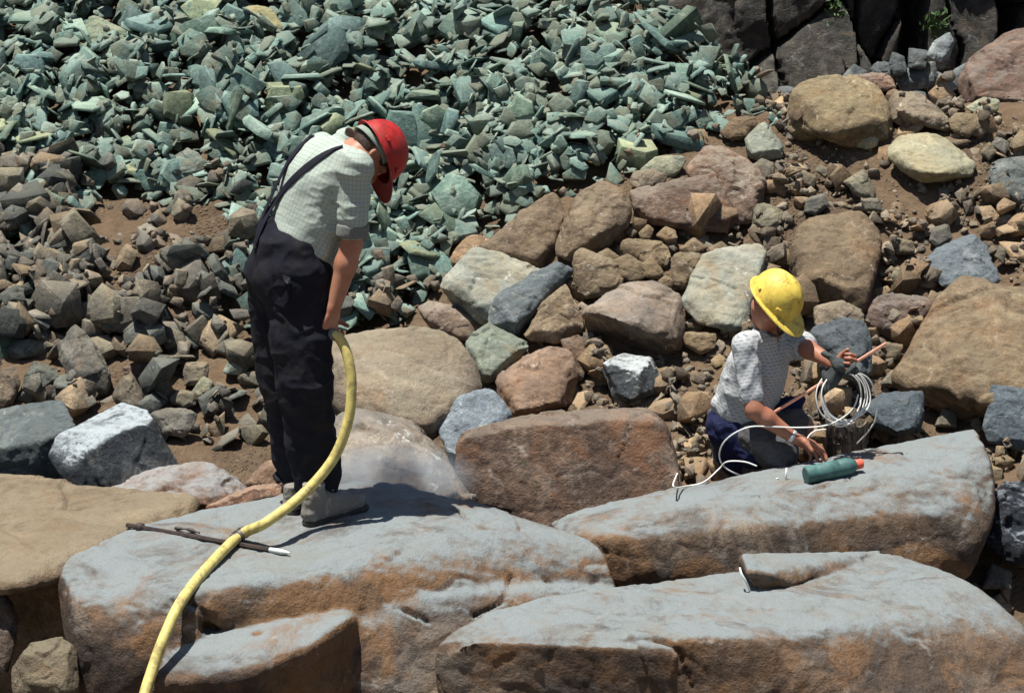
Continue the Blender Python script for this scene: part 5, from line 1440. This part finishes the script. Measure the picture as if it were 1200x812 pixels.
# ---- drill steel lying on the boulder
def drill():
    a = surf(149, 621, 'A', .022); b = surf(340, 652, 'A', .014)
    d = nrm(b - a); L = np.linalg.norm(b - a)
    root = empty('drill_rod', (a + b) / 2); tag(root, 'long dark steel drill rod lying on the boulder beside the hose', 'drill rod')
    hexp = lambda r0, h: [(r0, h)]
    v, f = lathe([(.0, .0), (.0100, .0), (.0100, L * .90), (.0095, L * .90)], a, d, 6); mesh_obj('shaft', v, f, M['rod'], root, smooth=False)
    v, f = lathe([(.010, .050), (.017, .054), (.019, .062), (.019, .078), (.014, .084), (.010, .088)], a, d, 20); mesh_obj('collar', v, f, M['rod'], root, sharp=30)
    v, f = lathe([(.0098, L * .88), (.0108, L * .91), (.0110, L * .95), (.008, L * .98), (.003, L)], a, d, 12); mesh_obj('tip', v, f, M['chalk'], root, sharp=30)
    g = surf(205, 622, 'A', .012); h = surf(234, 627, 'A', .010)
    c = catmull([g, (g + h) / 2 + np.array([0, .004, .004]), h], 6)
    v, f = tube(c, [.006 + .003 * math.sin(i) for i in range(len(c))], 7); o = mesh_obj('steel_scrap', v, f, M['rod'])
    tag(o, 'short dark scrap of steel beside the long drill rod', 'scrap')
drill()

# ---- copper rod held by the kneeling worker
def rod():
    a = P(906, 484, 10.12); b = P(1039, 402, 9.98)
    v, f = lathe([(.0, 0), (.0078, .001), (.0078, np.linalg.norm(b - a) - .001), (0, np.linalg.norm(b - a))], a, b - a, 14)
    tag(mesh_obj('copper_rod', v, f, M['copper'], sharp=40), 'thin copper coloured rod held in the kneeling worker\'s raised hand', 'rod')
    return a, b
ra, rb = rod()

# ---- grey rag over the rod
def rag():
    nu, nv = 26, 22; 
    TL, TR = P(962, 440, 10.03), P(1002, 429, 9.98); v = []
    for i in range(nu):
        s = i / (nu - 1)
        for j in range(nv):
            t = j / (nv - 1)
            top = TL * (1 - s) + TR * s + np.array([0, 0, .022 + .03 * math.sin(math.pi * s) * .5])
            drop = .02 + .115 * (1 - .78 * s) * (1 - .12 * math.sin(s * 9))
            ang = t * 1.0
            p = top + np.array([.02 * t * (1 - s) - .012 * t + .0 , -.012 - .018 * math.sin(t * 3.) + .014 * math.sin(s * 11 + t * 2), -drop * t])
            v.append(p + .008 * np.array([mnoise.noise(Vector(p * 22)), mnoise.noise(Vector(p * 22 + 7.)), 0]))
    v = np.array(v); fr = [(i * nv + j, (i + 1) * nv + j, (i + 1) * nv + j + 1, i * nv + j + 1) for i in range(nu - 1) for j in range(nv - 1)]
    # cuff of the rag bunched over the knuckles
    o = mesh_obj('rag', v, fr, M['glove']); m = o.modifiers.new('thickness', 'SOLIDIFY'); m.thickness = .004; m.offset = 0
    tag(o, 'dark grey rag hanging from the copper rod at the worker\'s fist', 'rag')
    b = P(972, 424, 10.0)
    V = Vox(b - .12, b + .16, .0045)
    V.cone(P(966, 414, 10.02), P(985, 428, 9.98), .016, .026, .01, side=nrm((0, -1, .3)), flat=.6); V.cone(P(985, 428, 9.98), P(1001, 434, 9.98), .026, .018, .02, side=nrm((0, -1, .3)), flat=.6)
    a_, b_, n_ = V.mesh(1); a_ = folds(a_, n_, .006, 26., (1, 1, 1), 5.)
    g = mesh_obj('fold', a_, b_, M['glove'], None); g.name = 'rag_fold'
    g.location = np.array(g.location) - wloc(o); g.parent = o
rag()

# ---- streaked bucket
def bucket():
    c = P(991, 544, 10.42); top = P(990, 492, 10.42); ax = nrm((0, -.05, 1)); H = np.linalg.norm(top - c)
    root = empty('bucket', c); tag(root, 'weathered streaked bucket with a torn dark rim and wire hoop', 'bucket')
    seg = 44; prof = [(0, 0), (.098, 0), (.100, .01), (.097, H * .5), (.094, H * .62), (.100, H * .8), (.104, H * .96)]
    v, f = lathe(prof + [(.098, H * .97), (.090, H * .6), (.092, .02), (0, .02)], c, ax, seg); v = np.array(v)
    hgt = (v - c) @ ax; rad = v - c - np.outer(hgt, ax)
    v = v + rad * (.10 * fbm(v * 9, 3) + .06 * fbm(v * 25, 2))[:, None]
    v = v + np.outer(sstep(H * .7, H, hgt) * (.030 * fbm(v * np.array([14, 14, 0]) + 3, 2)), ax)
    mesh_obj('bucket_wall', v, f, M['bucket'], root, sharp=50)
    # folded dark lining at the front of the rim
    V = Vox(c + ax * H - .16, c + ax * H + .16, .0048)
    for k in range(9):
        aa = math.radians(150 + k * 16); q = c + ax * (H * .84) + .100 * np.array([math.cos(aa), math.sin(aa), 0]); V.cone(q + ax * (.045 + .012 * math.sin(k * 2.3)), q - ax * .03, .012, .010, .012)
    v, q, n = V.mesh(1); v = folds(v, n, .009, 22., (1, 1, .6), 2.); mesh_obj('torn_lining', v, q, M['foil'], root)
    pts = []
    for k in range(33):
        aa = 2 * math.pi * k / 32; pts.append(c + ax * (H * .56 + .006 * math.sin(aa * 3)) + .103 * np.array([math.cos(aa), math.sin(aa), 0]))
    v, f = tube(np.array(pts), .0028, 6); mesh_obj('wire_hoop', v, f, M['steel'], root)
bucket()

# ---- coil of white cable, its loose ends
def cable():
    q = lambda x, y, d: P(x, y, d)
    root = empty('cable', P(1000, 490, 10.1)); tag(root, 'coil of thin white cable hanging from the worker\'s hand over the bucket', 'cable')
    c = [q(992, 430, 10.0)]
    rr = np.random.default_rng(4)
    for k in range(5):      # hanging loops
        cx, cy, rx, ry = 985 + rr.uniform(-5, 7), 466 + rr.uniform(-2, 3), 22 + rr.uniform(-4, 7), 35 + rr.uniform(-4, 4)
        for j in range(8):
            a = math.radians(-90 + j * 45 + rr.uniform(-5, 5)); 
            c.append(q(cx + rx * math.cos(a), cy + ry * .94 * math.sin(a) - 3, 10.02 + .05 * math.cos(a + .5) + .012 * k))
    v, f = tube(catmull(c, 8), .0034, 7); mesh_obj('loops', v, f, M['cable'], root)
    c = [q(1000, 434, 9.98), q(1018, 444, 10.), q(1027, 466, 10.02), q(1026, 490, 10.05), q(1017, 506, 10.1), q(1004, 520, 10.2)]
    v, f = tube(catmull(c, 10), .0034, 7); mesh_obj('loops', v, f, M['cable'], root)
    c = [q(1006, 462, 9.98), q(1000, 478, 9.97), q(985, 491, 9.97), q(965, 499, 9.98), q(935, 501, 10.), q(905, 500, 9.99), q(880, 500, 9.99), q(860, 508, 10.0), q(847, 520, 10.02), q(843, 535, 10.05),
         q(850, 548, 10.04), q(868, 557, 10.02), q(890, 561, 10.02)]
    e = surf(912, 562, 'D', .006); c.append(e)
    v, f = tube(catmull(c, 10), .0036, 7); mesh_obj('loose_end', v, f, M['cable'], root)
    c = [q(791, 538, 9.97), q(795, 550, 9.96), surf(789, 571, 'D', .006), surf(805, 571, 'D', .006), surf(825, 567, 'D', .01), q(842, 550, 10.02), q(852, 541, 10.0), q(872, 541, 9.98), q(887, 546, 9.97)]
    v, f = tube(catmull(c, 10), .0036, 7); mesh_obj('loose_end', v, f, M['cable'], root)
    c = [q(968, 503, 10.05), q(955, 505, 10.04), q(947, 512, 10.02), q(946, 520, 10.0)]
    v, f = tube(catmull(c, 8), .0034, 7); mesh_obj('loose_end', v, f, M['cable'], root)
    # white fuse ends standing in drill holes
    b = surf(921, 562, 'D', -.01); v, f = tube(np.array([b, b + (0, 0, .03), b + (.002, 0, .065)]), .0045, 8)
    tag(mesh_obj('cable_stub', v, f, M['cable']), 'short white cable end standing up from the boulder by the worker\'s knee', 'cable end')
    e = surf(880, 692, 'C', -.01); c = [P(867, 665, e[1] + .01), P(869, 672, e[1] - .01), P(874, 681, e[1] - .015), e]
    v, f = tube(catmull(c, 8), .0042, 8); tag(mesh_obj('cable_stub', v, f, M['cable']), 'curved white cable end beside the raised step of the lowest boulder', 'cable end')
cable()

# ---- teal bottle with a red cap
def bottle():
    a = surf(950, 566, 'D', .041); b = surf(1010, 553, 'D', .041)
    d = nrm(b - a); 
    root = empty('bottle', (a + b) / 2 - (0, 0, .04)); tag(root, 'weathered teal cylindrical bottle with a red cap under the worker\'s hand', 'bottle')
    prof = [(0, -.028), (.034, -.028), (.0395, -.024), (.0405, -.018), (.0405, .02), (.0395, .023), (.0395, .030), (.0405, .033), (.0405, .125), (.0395, .128), (.0395, .136), (.0405, .139), (.0405, .180), (.036, .200), (.026, .216), (.020, .222), (0, .222)]
    v, f = lathe(prof, a, d, 32); mesh_obj('bottle_body', v, f, M['teal'], root, sharp=35)
    v, f = lathe([(0, .220), (.0225, .220), (.0235, .224), (.0225, .250), (.018, .254), (0, .254)], a, d, 24); mesh_obj('cap', v, f, M['redcap'], root, sharp=35)
    # flat piece of pale wood tucked behind the bottle
    c = P(950, 546, 10.13); V = Vox(c - .09, c + .09, .0035)
    V.box(c, (nrm((1, .1, .12)), nrm((-.1, 1, 0)), (0, 0, 1)), (.055, .02, .010), .004); v, q, n = V.mesh(); v = v + n * (.002 * fbm(v * 50, 2))[:, None]
    tag(mesh_obj('wood_scrap', v, q, M['wood']), 'flat pale piece of wood under the worker\'s fingers behind the bottle', 'wood')
bottle()

# ---- ferns on the cliff
def fern(px, py, lab, s, seed):
    r = np.random.default_rng(seed); c = P(px, py, 20.1)
    root = empty('fern', c); tag(root, lab, 'fern')
    vs, fs = [], []
    for k in range(70):
        b = c + r.normal(0, .05 * s, 3) * (1, .5, 1.2); d = nrm(r.normal(0, 1, 3) + (0, -.6, .3)); w = nrm(np.cross(d, r.normal(0, 1, 3))) * .014 * s; L = d * r.uniform(.05, .11) * s
        o = len(vs); vs += [b - w * .4, b + w * .4, b + L * .5 + w, b + L, b + L * .5 - w]; fs.append((o, o + 1, o + 2, o + 3, o + 4))
    mesh_obj('leaves', np.array(vs), fs, M['leaf'], root, smooth=False)
    v, f = tube(np.array([c + (0, .12, -.12 * s), c, c + (.01, -.02, .1 * s)]), .006, 5); mesh_obj('stem', v, f, M['leaf'], root)
fern(981, 12, 'small dark green fern near the top of the cliff', .8, 1)
fern(1095, 28, 'brighter green fern in the cleft of the cliff', 1.1, 2)

# ---- stone dust blown up from the drill hole behind the worker's feet
def dust():
    c = P(448, 560, 9.40); nv, ns = 20, 28; v = []; f = []
    for i in range(nv + 1):
        th = math.pi * i / nv
        for k in range(ns):
            ph = 2 * math.pi * k / ns; d = np.array([math.sin(th) * math.cos(ph), math.sin(th) * math.sin(ph), math.cos(th)])
            v.append(c + d * np.array([.52, .28, .20]) * (1 + .2 * mnoise.noise(Vector(d * 2.)) ))
    for i in range(nv):
        for k in range(ns): f.append((i * ns + k, (i + 1) * ns + k, (i + 1) * ns + (k + 1) % ns, i * ns + (k + 1) % ns))
    m = bpy.data.materials.new('stone dust'); m.use_nodes = True; t = m.node_tree; t.nodes.clear()
    out = t.nodes.new('ShaderNodeOutputMaterial'); pv = t.nodes.new('ShaderNodeVolumePrincipled'); t.links.new(pv.outputs[0], out.inputs['Volume'])
    pv.inputs['Color'].default_value = (.74, .87, 1., 1)
    tc = t.nodes.new('ShaderNodeTexCoord'); no = t.nodes.new('ShaderNodeTexNoise'); no.inputs['Scale'].default_value = 4.5; no.inputs['Detail'].default_value = 4
    t.links.new(tc.outputs['Object'], no.inputs['Vector'])
    ml = t.nodes.new('ShaderNodeVectorMath'); ml.operation = 'MULTIPLY'; t.links.new(tc.outputs['Object'], ml.inputs[0]); ml.inputs[1].default_value = (1 / .52, 1 / .28, 1 / .20)
    ln = t.nodes.new('ShaderNodeVectorMath'); ln.operation = 'LENGTH'; t.links.new(ml.outputs[0], ln.inputs[0])
    mr = t.nodes.new('ShaderNodeMapRange'); mr.interpolation_type = 'SMOOTHSTEP'; t.links.new(ln.outputs['Value'], mr.inputs[0])
    for i, x in enumerate((.10, .92, 1., 0.)): mr.inputs[i + 1].default_value = x
    nr = t.nodes.new('ShaderNodeMapRange'); t.links.new(no.outputs[0], nr.inputs[0])
    for i, x in enumerate((.30, .70, .35, 1.)): nr.inputs[i + 1].default_value = x
    mm = t.nodes.new('ShaderNodeMath'); mm.operation = 'MULTIPLY'; t.links.new(mr.outputs[0], mm.inputs[0]); t.links.new(nr.outputs[0], mm.inputs[1])
    m2 = t.nodes.new('ShaderNodeMath'); m2.operation = 'MULTIPLY'; t.links.new(mm.outputs[0], m2.inputs[0]); m2.inputs[1].default_value = 7.
    t.links.new(m2.outputs[0], pv.inputs['Density'])
    o = mesh_obj('dust', np.array(v), f, m, origin=c); tag(o, 'thin bluish stone dust drifting behind the standing worker\'s shoes', 'dust', kind='stuff')
    m.cycles.homogeneous_volume = False if hasattr(m.cycles, 'homogeneous_volume') else False
dust()
# ---------------------------------------------------------------- camera, light, sky
cam = bpy.data.cameras.new('camera'); cam.sensor_width = 36; cam.sensor_fit = 'HORIZONTAL'; cam.lens = 36 * FPX / 1200.; cam.clip_end = 3000
co = bpy.data.objects.new('camera', cam); COL.objects.link(co); co.location = CAM; co.rotation_euler = (math.pi / 2 - PITCH, 0, 0)
scene.camera = co
SUN = np.array([-.22, -.07, .965]); SUN /= np.linalg.norm(SUN)      # direction towards the sun
elev = math.asin(SUN[2]); az = math.atan2(SUN[0], SUN[1])
w = bpy.data.worlds.new('World'); scene.world = w; w.use_nodes = True
nt = w.node_tree; bg = nt.nodes['Background']
sky = nt.nodes.new('ShaderNodeTexSky'); sky.sky_type = 'NISHITA'; sky.sun_disc = False
sky.sun_elevation = elev; sky.sun_rotation = az
nt.links.new(sky.outputs[0], bg.inputs[0]); bg.inputs[1].default_value = .05
sl = bpy.data.lights.new('sun', 'SUN'); sl.energy = 5.0; sl.angle = math.radians(.5); sl.color = (1., .955, .87)
so = bpy.data.objects.new('sun', sl); COL.objects.link(so); so.location = (0, 0, 8)
so.rotation_euler = Vector(SUN).to_track_quat('Z', 'Y').to_euler()
scene.view_settings.view_transform = 'Standard'; scene.view_settings.look = 'None'; scene.view_settings.gamma = 1
scene.view_settings.exposure = 0.74
scene.cycles.max_bounces = 6; scene.cycles.diffuse_bounces = 3
